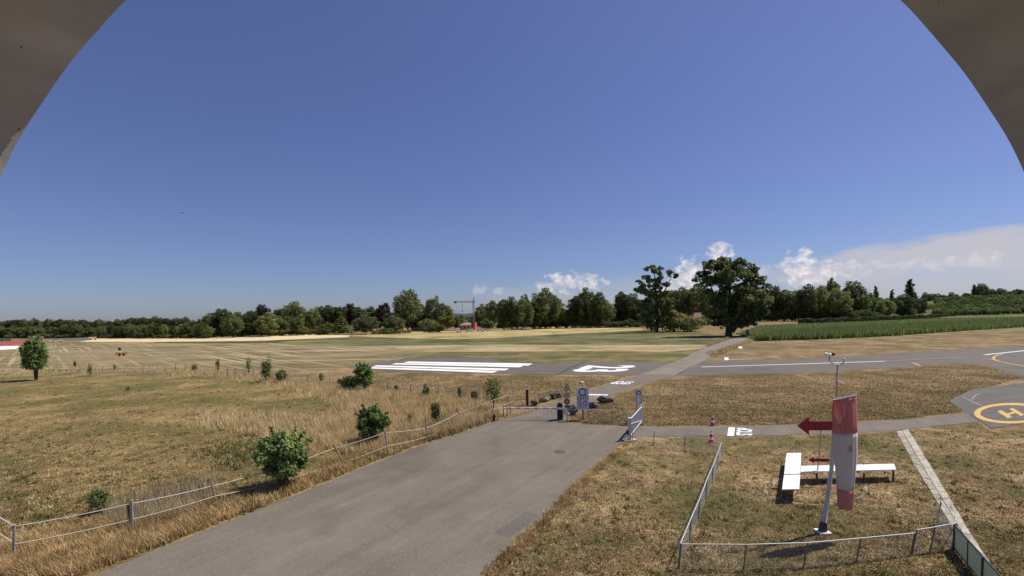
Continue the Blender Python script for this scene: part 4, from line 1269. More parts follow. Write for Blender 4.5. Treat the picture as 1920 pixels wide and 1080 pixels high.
for (P, n) in (([(215, 1000), (270, 985), (300, 1010), (240, 1030)], 900), ([(390, 945), (470, 925), (480, 950), (410, 970)], 1200), ([(650, 850), (700, 835), (700, 860), (660, 870)], 900),
               ([(780, 815), (850, 795), (880, 800), (800, 826)], 1800), ([(860, 795), (925, 778), (930, 784), (880, 804)], 900), ([(380, 840), (480, 810), (500, 870), (400, 880)], 900)):
    grass('green_weeds', P, n, .22, .6, .06, .6, 'weed', 'patch of low green weeds by the road edge and fence', fe=1.6)
grass('crossing_grass', [(1320, 662), (1345, 655), (1400, 640), (1415, 641), (1395, 648), (1340, 672)], 1200, .25, .5, .09, .4, 'rusty', 'rough grass beside the footpath beyond the runway')
grass('crossing_grass', [(1322, 648), (1368, 633), (1366, 637), (1330, 650)], 2000, .5, .5, .09, .4, 'straw', 'rough straw clump left of the footpath before the huge tree')


# ------------------------------------------------------------------ near shrubs and saplings
def leafy(name, label, x, by, ty, w, nleaf, leaf, m='leaf_fresh', nb=18, kind='shrub', zc=.55, rh=.42, br=.2, seed=0, cat='bush', stems=5, dy=0, crown_name='foliage', group=None, shell=.6, floor=0.05, trunk_r=0.03, w_prof=None):
    g = at(x, by)
    h = up_to(g, x, ty)
    wm = w / FOC * g.y / 2 * .90
    t = thing(name, label, cat, g, random.uniform(0, 6), group)
    bl = []
    for (bx, by_, bz, rx, ry, rz) in blobs_oval(nb, zc, 1.0, rh, br, seed):
        small = rx < .5
        bl.append((bx * wm * .92, by_ * wm * .92, bz * h, rx * wm * (1.3 if small else 1.15), ry * wm * (1.3 if small else 1.15), rz * (max(h * .62, wm) if small else h * 1.1)))
    r_ = random.Random(seed)
    for q_ in range(9 if w > 30 else 3):
        a = r_.uniform(0, 6.28); e_ = r_.uniform(.2, 1.3)
        for z_ in (.9, 1.02, 1.14, 1.24):
            bl.append((math.cos(a) * math.cos(e_) * wm * z_ * .9, math.sin(a) * math.cos(e_) * wm * z_ * .9, zc * h + math.sin(e_) * rh * h * z_ * .95, wm * .07, wm * .07, wm * .08))
    link(crown_name, crown_mesh('foliage', bl, nleaf, leaf, M[m], shell, floor * h), t)
    b = MB()
    for i in range(stems):
        a = r_.uniform(0, 6.28); sp = wm * r_.uniform(.15, .6)
        b.tube([(0.03 * math.cos(a), .03 * math.sin(a), -.02), (sp * .3 * math.cos(a), sp * .3 * math.sin(a), h * .35), (sp * math.cos(a), sp * math.sin(a), h * r_.uniform(.6, .85))], [trunk_r * h / 2.5, trunk_r * .7 * h / 2.5, .006], 5)
    b.build('trunk' if kind == 'tree' else 'stem', M['bark'], t, True)
    return t

leafy('hazel_shrub', 'largest bright green round shrub beside the rope fence and road', 533, 916, 806, 112, 6500, .095, nb=44, seed=3, br=.17, zc=.54, rh=.44)
leafy('hazel_shrub', 'second bright green shrub at the leaning fence posts, right of the largest', 699, 835, 758, 70, 3600, .095, nb=36, seed=4, br=.18)
leafy('hazel_shrub', 'dark green shrub in front of the left runway tip', 683, 733, 681, 50, 3000, .12, 'leaf_fresh', nb=30, seed=5, br=.19)
leafy('hazel_shrub', 'low bush spreading left of the shrub at the runway tip', 652, 731, 706, 40, 1600, .11, 'leaf_mid', nb=8, seed=6, br=.32)
leafy('hazel_shrub', 'dark rounded little bush at the rear fence, left of its post', 528, 716, 695, 24, 1500, .11, 'leaf_dark', nb=8, seed=7, br=.45, zc=.5, rh=.45)
# lone young tree, far left
t_ = leafy('young_oak_tree', 'lone young tree with a single trunk at the left rear fence', 68, 713, 631, 50, 4600, .15, 'leaf_fresh', nb=34, seed=8, zc=.57, rh=.42, br=.19, kind='tree', cat='tree', crown_name='crown', floor=.24, stems=4, trunk_r=.07)
sap = [(500, 716, 677, 20, 'sapling with a forked dark crown behind the rear fence', 0.10), (467, 703, 671, 11, 'slim upright sapling left of the forked one', .08), (409, 698, 675, 8, 'thin sapling at the rear fence, left of the slim upright one', .08),
       (365, 697, 685, 12, 'small dark low sapling among rear fence posts', .08), (169, 705, 685, 10, 'small light green sapling near the lone young tree', .08), (141, 690, 679, 5, 'tiny dark sapling in the hay field edge', .08),
       (216, 693, 686, 5, 'tiny sapling between the hay field and rear fence', .08), (603, 717, 701, 11, 'small sapling between the dark bush and the runway-tip shrub', .08),
       (799, 746, 725, 15, 'dark little sapling at the middle of the rear rope fence', .08), (862, 748, 726, 9, 'thin sapling in the straw left of the fence corner', .07), (890, 751, 735, 14, 'low green sapling just left of the fence corner', .07),
       (818, 800, 755, 20, 'slender sapling in the tall straw before the fence bend', .07), (769, 795, 777, 9, 'tiny dark sapling in the straw left of the fence bend', .06), (925, 770, 710, 34, 'upright young tree tied to a stake at the fence corner', .085),
       (185, 962, 925, 34, 'low green weedy shrub near the left foreground fence', .05), (744, 735, 722, 8, 'tiny sprig by the rear rope fence', .07), (240, 733, 725, 9, 'small dark tuft alone in the paddock', .06)]
for i, (x, by, ty, w, lab, lf) in enumerate(sap):
    leafy('young_sapling', lab, x, by, ty, w, 900 if w > 12 else 420, lf, 'leaf_mid' if i not in (4, 14) else 'leaf_fresh', nb=9, seed=30 + i, br=.42, zc=.6, rh=.40, stems=3, shell=.8, trunk_r=.05)


# ------------------------------------------------------------------ rope fences
def rope_fence(name, label, posts, ropes, mat_post, rad, ropr=.018):
    base = at(posts[0][0][2], posts[0][0][3])
    t = thing(name, label, 'fence', base)
    tops = []
    for (tx, ty, bx, by), mp in posts:
        g = at(bx, by)
        tp = at_dist(tx, ty, g.y)
        MB().tube([g - base - Vector((0, 0, .05)), tp - base], [rad, rad * .9], 8).build('post', M[mp], t)
    for P in ropes:
        pts = [at_dist(x, y, d_) - base for (x, y, d_) in P]
        full = []
        for a, c_ in zip(pts, pts[1:]):
            for k in range(7):
                u = k / 7
                q_ = a.lerp(c_, u); q_.z -= 4 * .05 * u * (1 - u) * min(1.5, (c_ - a).length / 4)
                full.append(q_)
        full.append(pts[-1])
        MB().tube(full, ropr, 5).build('rope', M['rope'], t)
    return t

def dd(x, y): return at(x, y).y
fp = [((27, 984, 27, 1050), 'greywood'), ((247, 938, 248, 1000), 'greywood'), ((241, 944, 243, 990), 'darkwood'), ((397, 907, 408, 952), 'wood'), ((626, 834, 646, 872), 'wood'), ((722, 807, 728, 852), 'greywood'), ((798, 783, 801, 826), 'greywood'),
      ((857, 765, 865, 790), 'wood'), ((953, 740, 958, 776), 'greywood')]
D = [dd(27, 1050), dd(248, 1000), dd(408, 952), dd(510, 920), dd(646, 872), dd(728, 852), dd(801, 826), dd(865, 795), dd(925, 786), dd(958, 776)]
rope_fence('rope_fence', 'two-strand rope fence on leaning wooden posts along the left of the road', fp,
           [[(-60, 930, D[0] + .5), (27, 987, D[0]), (247, 944, D[1]), (398, 911, D[2]), (500, 884, D[3]), (628, 840, D[4]), (722, 811, D[5]), (798, 803, D[6]), (858, 775, D[7]), (917, 752, D[8]), (953, 741, D[9])],
            [(-60, 960, D[0] + .5), (29, 1020, D[0]), (247, 974, D[1]), (404, 930, D[2]), (500, 908, D[3]), (640, 868, D[4]), (727, 836, D[5]), (800, 819, D[6]), (862, 797, D[7]), (922, 768, D[8]), (957, 755, D[9])]], 'wood', .05, .021)
rp = []
rear = [(100, 686, 697), (150, 686, 697), (192, 686, 698), (270, 684, 697), (329, 683, 697), (347, 682, 695), (427, 689, 705), (441, 690, 703), (460, 690, 710), (475, 692, 708), (540, 700, 720), (577, 703, 722), (618, 708, 724), (727, 717, 738), (770, 720, 741),
        (822, 722, 745), (898, 729, 752)]
for (x, ty, by) in rear: rp.append(((x, ty, x, by), 'wood' if x % 2 else 'greywood'))
Dr = lambda x: dd(x, prof([(p[0], p[2]) for p in rear], x))
rope_fence('rope_fence', 'two-strand rope fence across the rear of the paddock before the runway', rp,
           [[(x, ty + 1.5, dd(x, by)) for (x, ty, by) in rear] + [(924, 741, dd(924, 770))], [(x, ty + (by - ty) * .5, dd(x, by)) for (x, ty, by) in rear] + [(924, 752, dd(924, 770))]], 'wood', .05, .022)
# long white tapes lying across the rear left
b = MB()
for P in ([(-40, 708), (60, 704), (130, 704), (230, 698), (310, 694)], [(-40, 702), (80, 702), (200, 703), (310, 699)]):
    pass
rope_fence('tape_fence', 'low pale tapes strung across the grass right of the lone young tree', [((98, 697, 98, 706), 'greywood'), ((187, 692, 187, 705), 'greywood'), ((310, 688, 310, 700), 'greywood')],
           [[(-60, 706, dd(0, 713)), (98, 704, dd(98, 708)), (187, 702, dd(187, 707)), (310, 695, dd(310, 700))], [(98, 699, dd(98, 708)), (187, 697, dd(187, 707)), (310, 691, dd(310, 700))]], 'wood', .04, .03)
# leaning stake
g = at(926.6, 790)
t = thing('tree_stake', 'leaning pale stake with a dark foot at the fence corner beside the road', 'stake', g)
MB().tube([(0, 0, .5), at_dist(917, 742, g.y) - g], .045, 8).build('stake', M['greywood'], t)
MB().tube([(0, 0, -.05), (0, 0, .55)], .10, 10).build('foot', M['darkwood'], t)


# ------------------------------------------------------------------ barrier, posts, rocks
gb = at(1050, 787)
rz = facing(gb)
kb = gb.y / FOC
t = thing('road_barrier', 'red and white boom barrier across the road with a dark drive pillar', 'barrier', gb, rz)
hb_ = up_to(gb, 1050, 755)
pb = MB().box((0, 0, hb_ * .44), (.44, .40, hb_ * .88))
pb.prism([Vector((-.22, -.20, hb_ * .88)), Vector((.22, -.20, hb_ * .88)), Vector((.13, -.20, hb_ * .97)), Vector((0, -.20, hb_)), Vector((-.13, -.20, hb_ * .97))], (0, 1, 0), .40)
pb.build('pillar', M['black'], t)
MB().box((0, 0, .02), (.6, .56, .08)).build('base_plate', M['slabc'], t)
zb = up_to(gb, 1050, 764.5)
L_ = 108 * kb
seg = 12
for i in range(seg):
    x1 = -.25 - (L_ - .25) * i / seg; x0 = -.25 - (L_ - .25) * (i + 1) / seg
    MB().box(((x0 + x1) / 2, -.245, zb), (x1 - x0, .07, .115)).build('boom_segment', M['white' if i % 2 else 'boom_pink'], t)
MB().box((-.02, -.25, zb), (.46, .08, .14)).build('boom_mount', M['white'], t)
for i in range(13):
    xx = -.35 - (L_ - .9) * i / 12
    zl = zb - .45
    MB().tube([(xx, -.245, zb - .06), (xx, -.245, zl)], .012, 5).build('hanging_bar', M['steel'], t)
MB().tube([(-.35, -.245, zb - .45), (-.35 - (L_ - .9), -.245, zb - .45)], .010, 5).build('skirt_rail', M['steel'], t)
g2 = at(947.5, 781)
t = thing('boom_rest', 'small steel rest catching the free end of the boom barrier', 'post', g2, facing(g2))
for s_ in (-.14, .14): MB().box((s_, .1, .42), (.07, .07, .86)).build('post', M['darksteel'], t)
MB().box((0, .1, .87), (.40, .10, .05)).build('crossbar', M['darksteel'], t)
g3 = at(988.5, 761)
t = thing('marker_post', 'tall square dark post standing alone behind the barrier', 'post', g3, facing(g3))
h3 = up_to(g3, 988, 730)
MB().box((0, 0, h3 / 2 - .05), (.20, .20, h3 + .1)).build('post', M['darkwood'], t)
MB().box((.115, 0, h3 / 2), (.03, .19, h3)).build('edge_strip', M['wood'], t)
MB().box((0, 0, h3 + .012), (.24, .24, .03)).build('cap', M['greywood'], t)

M['rock'] = None
m, N_, Ln, bs = mat('limestone_boulder', 0.95, 0.1)
nt = m.node_tree
f = nz(nt, wpos(nt), 3.0, 6, .7)
Ln.new(ramp(nt, f, [(0.40, (0.06, 0.055, 0.05)), (0.53, (0.15, 0.138, 0.125)), (0.66, (0.42, 0.39, 0.35))]), bs.inputs['Base Color'])
bump(nt, bs, f, .8, .08)
M['rock'] = m
def boulder(x, by, w, h, label, seed):
    g = at(x, by)
    k = g.y / FOC
    r_ = np.random.default_rng(seed)
    bb = MB().ball((0, 0, 0), 1, 14, 9)
    V = np.array(bb.v)
    planes = r_.normal(size=(9, 3)); planes /= np.linalg.norm(planes, axis=1)[:, None]
    for p_ in planes:
        d_ = V @ p_
        lim = r_.uniform(.55, .8)
        V = V - np.outer(np.maximum(0, d_ - lim), p_)
    V *= 1 + .05 * np.sin(V[:, [1]] * 9 + seed)
    V = V / np.abs(V).max(0)
    hh = up_to(g, x, by - h)
    V = V * np.array([w * k / 2 * 1.12, w * k / 2 * .8, hh / 2 + .10]) + np.array([0, 0, hh / 2 - .02])
    bb.v = [tuple(v) for v in V]
    o = bb.build('boulder', M['rock'], loc=g)
    o.rotation_euler = (0, 0, facing(g))
    return tag(o, label, 'boulder', 'boulders along the footpath by the signs')
boulder(1001.5, 760.5, 16, 11, 'low grey boulder directly right of the tall dark post', 1)
boulder(1019.5, 753.5, 18, 10, 'flat-topped grey boulder, second one right of the dark post', 2)
boulder(1038, 748, 13, 10, 'dark boulder left of the triangular signs', 3)
boulder(1048, 746, 10, 8, 'pale small boulder beside the dark one left of the triangular signs', 4)
boulder(1074, 778, 20, 17, 'largest boulder between the two sign posts', 5)
boulder(1112, 765.5, 18, 12, 'rounded mottled boulder just right of the big notice board', 6)
boulder(1131, 755.5, 24, 13, 'dark split boulder at the right edge of the footpath', 7)
boulder(1146, 754.5, 8, 9, 'pale flat stone leaning on the dark split boulder', 8)

# ------------------------------------------------------------------ signs
gs = at(1063.5, 787.5)
ks = gs.y / FOC
t = thing('warning_sign_post', 'slim post with two warning triangles above a round red sign', 'sign', gs, facing(gs))
def zs(g, y): return up_to(g, (g.x / g.y) * FOC + 960, y)
MB().tube([(0, 0.04, -.05), (0, 0.04, zs(gs, 722))], .03, 8).build('post', M['darksteel'], t)
def triangle(zc_top, zb_, hw, yy, n=3):
    return [Vector((-hw, yy, zb_)), Vector((hw, yy, zb_)), Vector((0, yy, zc_top))]
for (ya, yb, kind) in ((718.5, 731.5, 0), (732.6, 745.3, 1)):
    za, zb2 = zs(gs, ya), zs(gs, yb)
    hw = 6.6 * ks
    s_ = MB().prism(triangle(za, zb2, hw, -.03), (0, 1, 0), .02).build('warning_triangle', M['ringdark'], t)
    zc_ = zb2 + (za - zb2) * .10
    MB().prism([Vector((-hw * .70, -.036, zc_)), Vector((hw * .70, -.036, zc_)), Vector((0, -.036, zb2 + (za - zb2) * .80))], (0, 1, 0), .008).build('white_field', M['white'], s_)
    sy = MB()
    cz = zb2 + (za - zb2) * .33
    if kind == 0:   # aircraft symbol
        sy.box((0, -.044, cz + .03), (.035, .008, .28)); sy.box((0, -.0445, cz + .03), (.26, .007, .04)); sy.box((0, -.0445, cz - .08), (.11, .007, .03))
    else:           # barrier symbol
        sy.box((0, -.044, cz - .03), (.28, .008, .045)); sy.box((0.02, -.0445, cz + .06), (.10, .007, .09))
    sy.build('symbol', M['black'], s_)
zc_ = zs(gs, 752.8)
d_ = MB().disc((0, -.03, zc_), 5.8 * ks, .02).build('round_sign', M['signred'], t)
MB().disc((0, -.036, zc_), 4.4 * ks, .008).build('white_field', M['signred'], d_)
sy = MB(); sy.box((-.03, -.044, zc_), (.13, .008, .05)); sy.box((.05, -.0445, zc_ + .01), (.06, .007, .09)); sy.build('symbol', M['white'], d_)
MB().box((0, -.02, zs(gs, 762)), (9 * ks, .02, 5 * ks)).build('small_plate', M['greenpaint'], t)
MB().box((-4.2 * ks, -.02, zs(gs, 771)), (5.5 * ks, .02, 12 * ks)).build('paper_notice', M['offwhite'], t)

gn = at(1093, 788.5)
kn = gn.y / FOC
t = thing('notice_board', 'tall grey board with one large and four small round prohibition signs', 'sign', gn, facing(gn))
z0, z1 = zs(gn, 768), zs(gn, 727)
MB().box((0, 0.05, z1 / 2 - .05), (.12, .08, z1 + .1)).build('post', M['darksteel'], t)
MB().box((0, -.01, (z0 + z1) / 2), (23 * kn, .03, z1 - z0)).build('board', M['signgrey'], t)
for (cx, cy, r_) in ((0, 735, 7.2), (-5.6, 746.2, 4.6), (5.2, 746.2, 4.6), (-5.6, 756.3, 4.6), (5.2, 756.3, 4.6)):
    c_ = (cx * kn, -.035, zs(gn, cy))
    rg = MB().ring(c_, r_ * kn * .72, r_ * kn, .01).build('sign_ring', M['ringdark'], t)
    MB().disc((c_[0], -.032, c_[2]), r_ * kn * .74, .006).build('sign_face', M['signgrey'] if r_ > 5 else M['white'], rg)
    if r_ < 5:
        sy = MB()
        if cy < 750: sy.box((c_[0], -.042, c_[2]), (.15, .006, .07)); sy.box((c_[0] + .02, -.0425, c_[2] + .045), (.08, .006, .03))
        else: sy.box((c_[0], -.042, c_[2]), (.05, .006, .17)); sy.box((c_[0], -.0425, c_[2] - .02), (.10, .006, .06))
        sy.build('symbol', M['black'], rg)
for yy in (761.6, 763.6, 765.6):
    lw = random.uniform(.62, .78)
    tl = MB()
    xx = -lw / 2
    while xx < lw / 2:
        w_ = random.uniform(.03, .09); tl.box((xx + w_ / 2, -.0285, zs(gn, yy)), (w_, .006, .028)); xx += w_ + .018
    tl.build('text_line', M['darksteel'], t)
arc = [Vector((0.04, 0.02, z1 - .05)), Vector((.07, 0.02, z1 + .18)), Vector((.07, 0, z1 + .36)), Vector((0, -.03, z1 + .46)), Vector((-.12, -.05, z1 + .46)), Vector((-.19, -.06, z1 + .38))]
lm = MB().tube(smooth_line(arc, 5), .06, 8).build('swan_neck_lamp', M['white'], t, True)
MB().tube([(-.19, -.06, z1 + .40), (-.20, -.06, z1 + .30)], [.05, .085], 10).build('lamp_head', M['darksteel'], lm)

g4 = at(1198, 795)
k4 = g4.y / FOC
t = thing('tall_narrow_sign', 'tall narrow grey sign with a round symbol on two legs behind the gate', 'sign', g4, facing(g4))
z0, z1 = zs(g4, 759), zs(g4, 730)
MB().box((0, 0, (z0 + z1) / 2), (8.4 * k4, .03, z1 - z0)).build('board', M['signgrey'], t)
for s_ in (-1, 1): MB().tube([(s_ * 4.6 * k4, 0, -.05), (s_ * 4.6 * k4, 0, z1 + .04)], .022, 8).build('leg', M['darksteel'], t)
rg = MB().ring((0, -.03, zs(g4, 736.5)), .085, .14, .01).build('sign_ring', M['ringdark'], t)
MB().disc((0, -.027, zs(g4, 736.5)), .09, .006).build('sign_face', M['white'], rg)
MB().prism([Vector((-.05, -.03, zs(g4, 732.2))), Vector((.05, -.03, zs(g4, 732.2))), Vector((0, -.03, zs(g4, 730.2)))], (0, 1, 0), .012).build('triangle_mark', M['ringdark'], t)


# ------------------------------------------------------------------ steel fences
wire_m = plain('chain_link_wire', (0.30, 0.31, 0.30), .6, .4, .1, 8, .3)
def wires(b, a, c, h, step=.10, r=.0019, z0=.03):
    """diamond netting between ground points a and c"""
    L_ = (c - a).length
    u = (c - a).normalized()
    n = int((L_ + h) / step)
    for sgn in (1, -1):
        for i in range(n):
            s0 = -h + i * step
            p0, p1 = s0, s0 + h
            q0, q1 = max(0, p0), min(L_, p1)
            if q1 <= q0: continue
            za, zb = z0 + (q0 - p0) / h * (h - z0), z0 + (q1 - p0) / h * (h - z0)
            if sgn < 0: za, zb = h + z0 - za, h + z0 - zb
            A = a + u * q0; B = a + u * q1
            nrm = Vector((-u.y, u.x, 0)) * r
            k = len(b.v)
            dz = Vector((0, 0, r))
            for P, z in ((A, za), (B, zb)):
                P = Vector((P.x, P.y, P.z + z))
                b.v += [tuple(P - nrm), tuple(P + nrm * .5 + dz * 1.2), tuple(P + nrm * .5 - dz * 1.2)]
            b.f += [(k, k + 1, k + 4, k + 3), (k + 1, k + 2, k + 5, k + 4), (k + 2, k, k + 3, k + 5)]


def link_fence(label, posts, rail=.017, mesh_h=None, net=True, group=None):
    """posts: (top x, top y, base x, base y)"""
    base = at(posts[0][2], posts[0][3])
    t = thing('chain_link_fence', label, 'fence', base)
    tops, feet = [], []
    for (tx, ty, bx, by) in posts:
        g = at(bx, by); tp = at_dist(tx, ty, g.y)
        tops.append(tp - base); feet.append(g - base)
        MB().tube([g - base - Vector((0, 0, .06)), tp - base], .022, 8).build('post', M['fencepost'], t)
    MB().tube(tops, rail, 8).build('top_rail', M['palesteel'], t)
    if net:
        b = MB()
        for i in range(len(posts) - 1):
            h = (tops[i].z - feet[i].z + tops[i + 1].z - feet[i + 1].z) / 2 - .03
            wires(b, feet[i], feet[i + 1], h)
        b.build('wire_netting', wire_m, t)['kind'] = 'stuff'
    MB().tube([f_ + Vector((0, 0, .05)) for f_ in feet], .006, 5).build('tension_wire', M['steel'], t)
    return t

link_fence('chain link fence running away along the left of the landing T lawn', [(1276, 1019, 1271, 1066), (1296, 971, 1292.5, 1015), (1313, 932.5, 1309, 975), (1326, 897.5, 1323, 937.5), (1337, 872.5, 1335, 907.5), (1346, 849, 1345.5, 880), (1353, 828, 1353, 855)])
link_fence('chain link fence crossing the bottom below the windsock', [(1277.5, 1020, 1273, 1068), (1400, 1021, 1393, 1069.5), (1514, 1017.5, 1506, 1065), (1614, 1009, 1605, 1054.5), (1715.6, 999.4, 1706, 1041.6)])
t = link_fence('low chain link gate section ending the front fence at the right', [(1719, 993.5, 1709, 1041), (1753, 988, 1743, 1036.5), (1793.5, 980.6, 1784, 1031)])
base = at(1709, 1041)
gA = at(1756, 1036)
for (a, c_) in (((1738, 994), (1763, 1026)), ((1789, 989), (1767, 1027))):
    yv = gA.y
    MB().tube([at_dist(*a, yv) - base, at_dist(*c_, yv) - base], .016, 6).build('brace', M['steel'], t)
link_fence('short chain link leaf standing open against the concrete path', [(1793, 981, 1783.5, 1030), (1764.4, 940, 1757, 983)])
link_fence('low rail fence between grey gate and far corner of the lawn', [(1185, 800, 1186, 826), (1226.6, 809, 1225.5, 834.8), (1284.5, 818.7, 1283.4, 845), (1352, 826.6, 1352.5, 853)], .018)
link_fence('low rail fence between notice board and narrow sign', [(1056, 767.5, 1056, 789), (1104, 768, 1104, 791), (1147.6, 769, 1147.6, 791.7), (1190, 770.5, 1190, 794)], .016)

# panelled windbreak fence at the lower right
m, N_, Ln, bs = mat('frosted_panel', .35, .5)
nt = m.node_tree
f = nz(nt, wpos(nt), 1.2, 4, .6)
Ln.new(ramp(nt, f, [(.35, (0.30, 0.38, 0.31)), (.65, (0.40, 0.47, 0.41))]), bs.inputs['Base Color'])
M['panel'] = m
tr = N_.new('ShaderNodeBsdfTranslucent'); tr.inputs[0].default_value = (0.50, 0.58, 0.50, 1)
mx = N_.new('ShaderNodeMixShader'); mx.inputs[0].default_value = .45
Ln.new(bs.outputs[0], mx.inputs[1]); Ln.new(tr.outputs[0], mx.inputs[2]); Ln.new(mx.outputs[0], N_['Material Output'].inputs['Surface'])
pA = at(1789, 1031); pB = at(1846, 1102)
dirp = (pB - pA).normalized()
hp_ = up_to(pA, 1797, 985)
t = thing('panel_fence', 'grey green panelled windbreak fence running out at the lower right corner', 'fence', pA)
stepL = (at(1815, 1062) - pA).length
for i in range(6):
    a = dirp * (stepL * i + .05); c_ = dirp * (stepL * (i + 1) - .05)
    nrm = Vector((-dirp.y, dirp.x, 0)) * .02
    MB().prism([a + Vector((0, 0, .10)), c_ + Vector((0, 0, .10)), c_ + Vector((0, 0, hp_ - .03)), a + Vector((0, 0, hp_ - .03))], nrm, .02).build('panel', M['panel'], t)
for i in range(7):
    p = dirp * stepL * i
    MB().tube([p - Vector((0, 0, .05)), p + Vector((0, 0, hp_ + .02))], .045 if i % 2 == 0 else .022, 8).build('post', M['darksteel'], t)
MB().tube([Vector((0, 0, hp_)), dirp * stepL * 6 + Vector((0, 0, hp_))], .028, 8).build('top_rail', M['darksteel'], t)
q_ = dirp * stepL * 3 + Vector((dirp.y, -dirp.x, 0)) * -.10
MB().box(q_ + Vector((0, 0, .03)), (stepL * 6, .14, .10), math.atan2(dirp.y, dirp.x)).build('base_kerb', M['paletimber'], t)

# grey swing gate
ga = at(1181.5, 825); gc = at(1203, 797)
t = thing('steel_gate', 'pale grey barred steel gate standing open beside the service road', 'gate', ga)
v_ = gc - ga; v_.z = 0
Lg = v_.length; u_ = v_.normalized()
hg = 1.36
def P(s_, z): return u_ * s_ + Vector((0, 0, z))
MB().box(P(-.12, hg * .52), (.16, .16, hg * 1.08)).build('gate_post', M['palesteel'], t)
MB().box(P(-.12, hg * 1.08), (.20, .20, .05)).build('post_cap', M['white'], t)
for (a, c_, r_) in ((P(0, .28), P(Lg, .28), .045), (P(0, hg), P(Lg, hg), .045), (P(0, .2), P(0, hg + .05), .045), (P(Lg, .1), P(Lg, hg + .12), .05)):
    MB().tube([a, c_], r_, 8).build('frame_bar', M['palesteel'], t)
MB().tube([P(0, hg * .78), P(Lg, .34)], .03, 8).build('brace', M['palesteel'], t)
for i in range(1, 22):
    s_ = Lg * i / 22
    MB().tube([P(s_, .28), P(s_, hg)], .014, 6).build('gate_bar', M['palesteel'], t)
MB().box(P(Lg + .12, hg * .55), (.13, .13, hg * 1.12)).build('gate_post', M['palesteel'], t)
MB().ring((u_.x * .3, u_.y * .3 - .04, .14), .05, .14, .06, 16).build('wheel', M['white'], t)
MB().box(P(-.15, .03), (.9, .5, .07), .2).build('foot_slab', M['slabc'], t)
MB().tube([P(-.12, .75), P(-.12, .06) + Vector((-.62, -.05, 0))], .04, 6).build('stay', M['darksteel'], t)
MB().box(P(-.12, .5) + Vector((-.12, 0, 0)), (.14, .14, .22)).build('lock_box', M['black'], t)

# ------------------------------------------------------------------ traffic cones
def cone(x, by, ty, label):
    g = at(x, by); h = up_to(g, x, ty)
    t = thing('traffic_cone', label, 'traffic cone', g, .2, 'traffic cones by the service road')
    MB().box((0, 0, .02), (.42, .42, .04)).build('base', M['signred'], t)
    zs_ = [0.04, .28, .48, .72, .9, 1.0]
    rr = lambda z: .15 * (1 - z) + .028 * z
    for i, mm in enumerate(('signred', 'white', 'signred', 'white', 'signred')):
        MB().tube([(0, 0, zs_[i] * h), (0, 0, zs_[i + 1] * h)], [rr(zs_[i]), rr(zs_[i + 1])], 14).build('cone_band', M[mm], t)
cone(1333.5, 830, 808, 'red and white traffic cone in front of the service road, nearer the fence corner')
cone(1336, 798, 776.5, 'red and white traffic cone behind the service road on the mown grass')

# ------------------------------------------------------------------ landing T
zT = .62
TL, TR, BR, BL = (at(*p, zT) for p in ((1475, 849.5), (1502.5, 849), (1498.6, 916.7), (1466.4, 917.4)))
S0, S1, S2, S3 = (at(*p, zT) for p in ((1501.5, 873.5), (1676.6, 869.5), (1680, 880), (1501, 884.6)))
base = Vector((BR.x + .3, BR.y + 1.8, 0))
t = thing('landing_tee', 'white wooden landing T on short dark legs in the fenced lawn', 'landing marker', base)
def off(p): return Vector((p.x - base.x, p.y - base.y, p.z))
mm = TL.lerp(BL, .5), TR.lerp(BR, .5)
for (a, b_, c_, d_) in ((TL, TR, mm[1], mm[0]), (mm[0] + Vector((0, -.012, 0)), mm[1] + Vector((0, -.012, 0)), BR, BL)):
    MB().prism([off(a), off(b_), off(c_), off(d_)], (0, 0, -1), .04).build('crossbar_board', M['white'], t)
n_ = 3
for i in range(n_):
    a0, a1 = i / n_ + (.0 if i == 0 else .0015), (i + 1) / n_
    MB().prism([off(S0.lerp(S1, a0) + Vector((.012, 0, 0))), off(S0.lerp(S1, a1)), off(S3.lerp(S2, a1)), off(S3.lerp(S2, a0) + Vector((.012, 0, 0)))], (0, 0, -1), .04).build('stem_board', M['white'], t)
for (x, y) in ((1531, 909.6), (1619.6, 907.6), (1674.6, 903.5)):
    g = at(x, y)
    MB().box(Vector((g.x - base.x, g.y - base.y, .27)), (.06, .06, .56)).build('leg', M['darksteel'], t)
for p in (TL.lerp(TR, .5) + Vector((0, -.4, 0)), BL.lerp(BR, .5) + Vector((0, .5, 0))):
    MB().box(Vector((p.x - base.x, p.y - base.y, .27)), (.06, .06, .56)).build('leg', M['darksteel'], t)

# arrow signpost
ga = at(1531, 906)
k = ga.y / FOC
ga.y -= 0.0
t = thing('arrow_signpost', 'thin post with a large and a small dark red arrow pointing left', 'sign', ga + Vector((0, .0, 0)))
topz = at_dist(1540, 805, ga.y)
MB().tube([Vector((0, 0, .0)), topz - ga + Vector((0, 0, .25))], [.032, .024], 8).build('post', M['steel'], t)
def arrow(name, xt, xh, xe, yc, hh, bh, th):
    pts = [(xt, yc), (xh, yc - hh), (xh, yc - bh), (xe, yc - bh), (xe, yc + bh), (xh, yc + bh), (xh, yc + hh)]
    MB().prism([at_dist(x, y, ga.y - .05) - ga for x, y in pts], (0, 1, 0), th).build(name, M['red'], t)
arrow('large_arrow', 1495, 1517, 1580, 798.5, 17, 8.5, .03)
arrow('small_arrow', 1515.5, 1526, 1555.5, 862.8, 6.2, 3, .03)

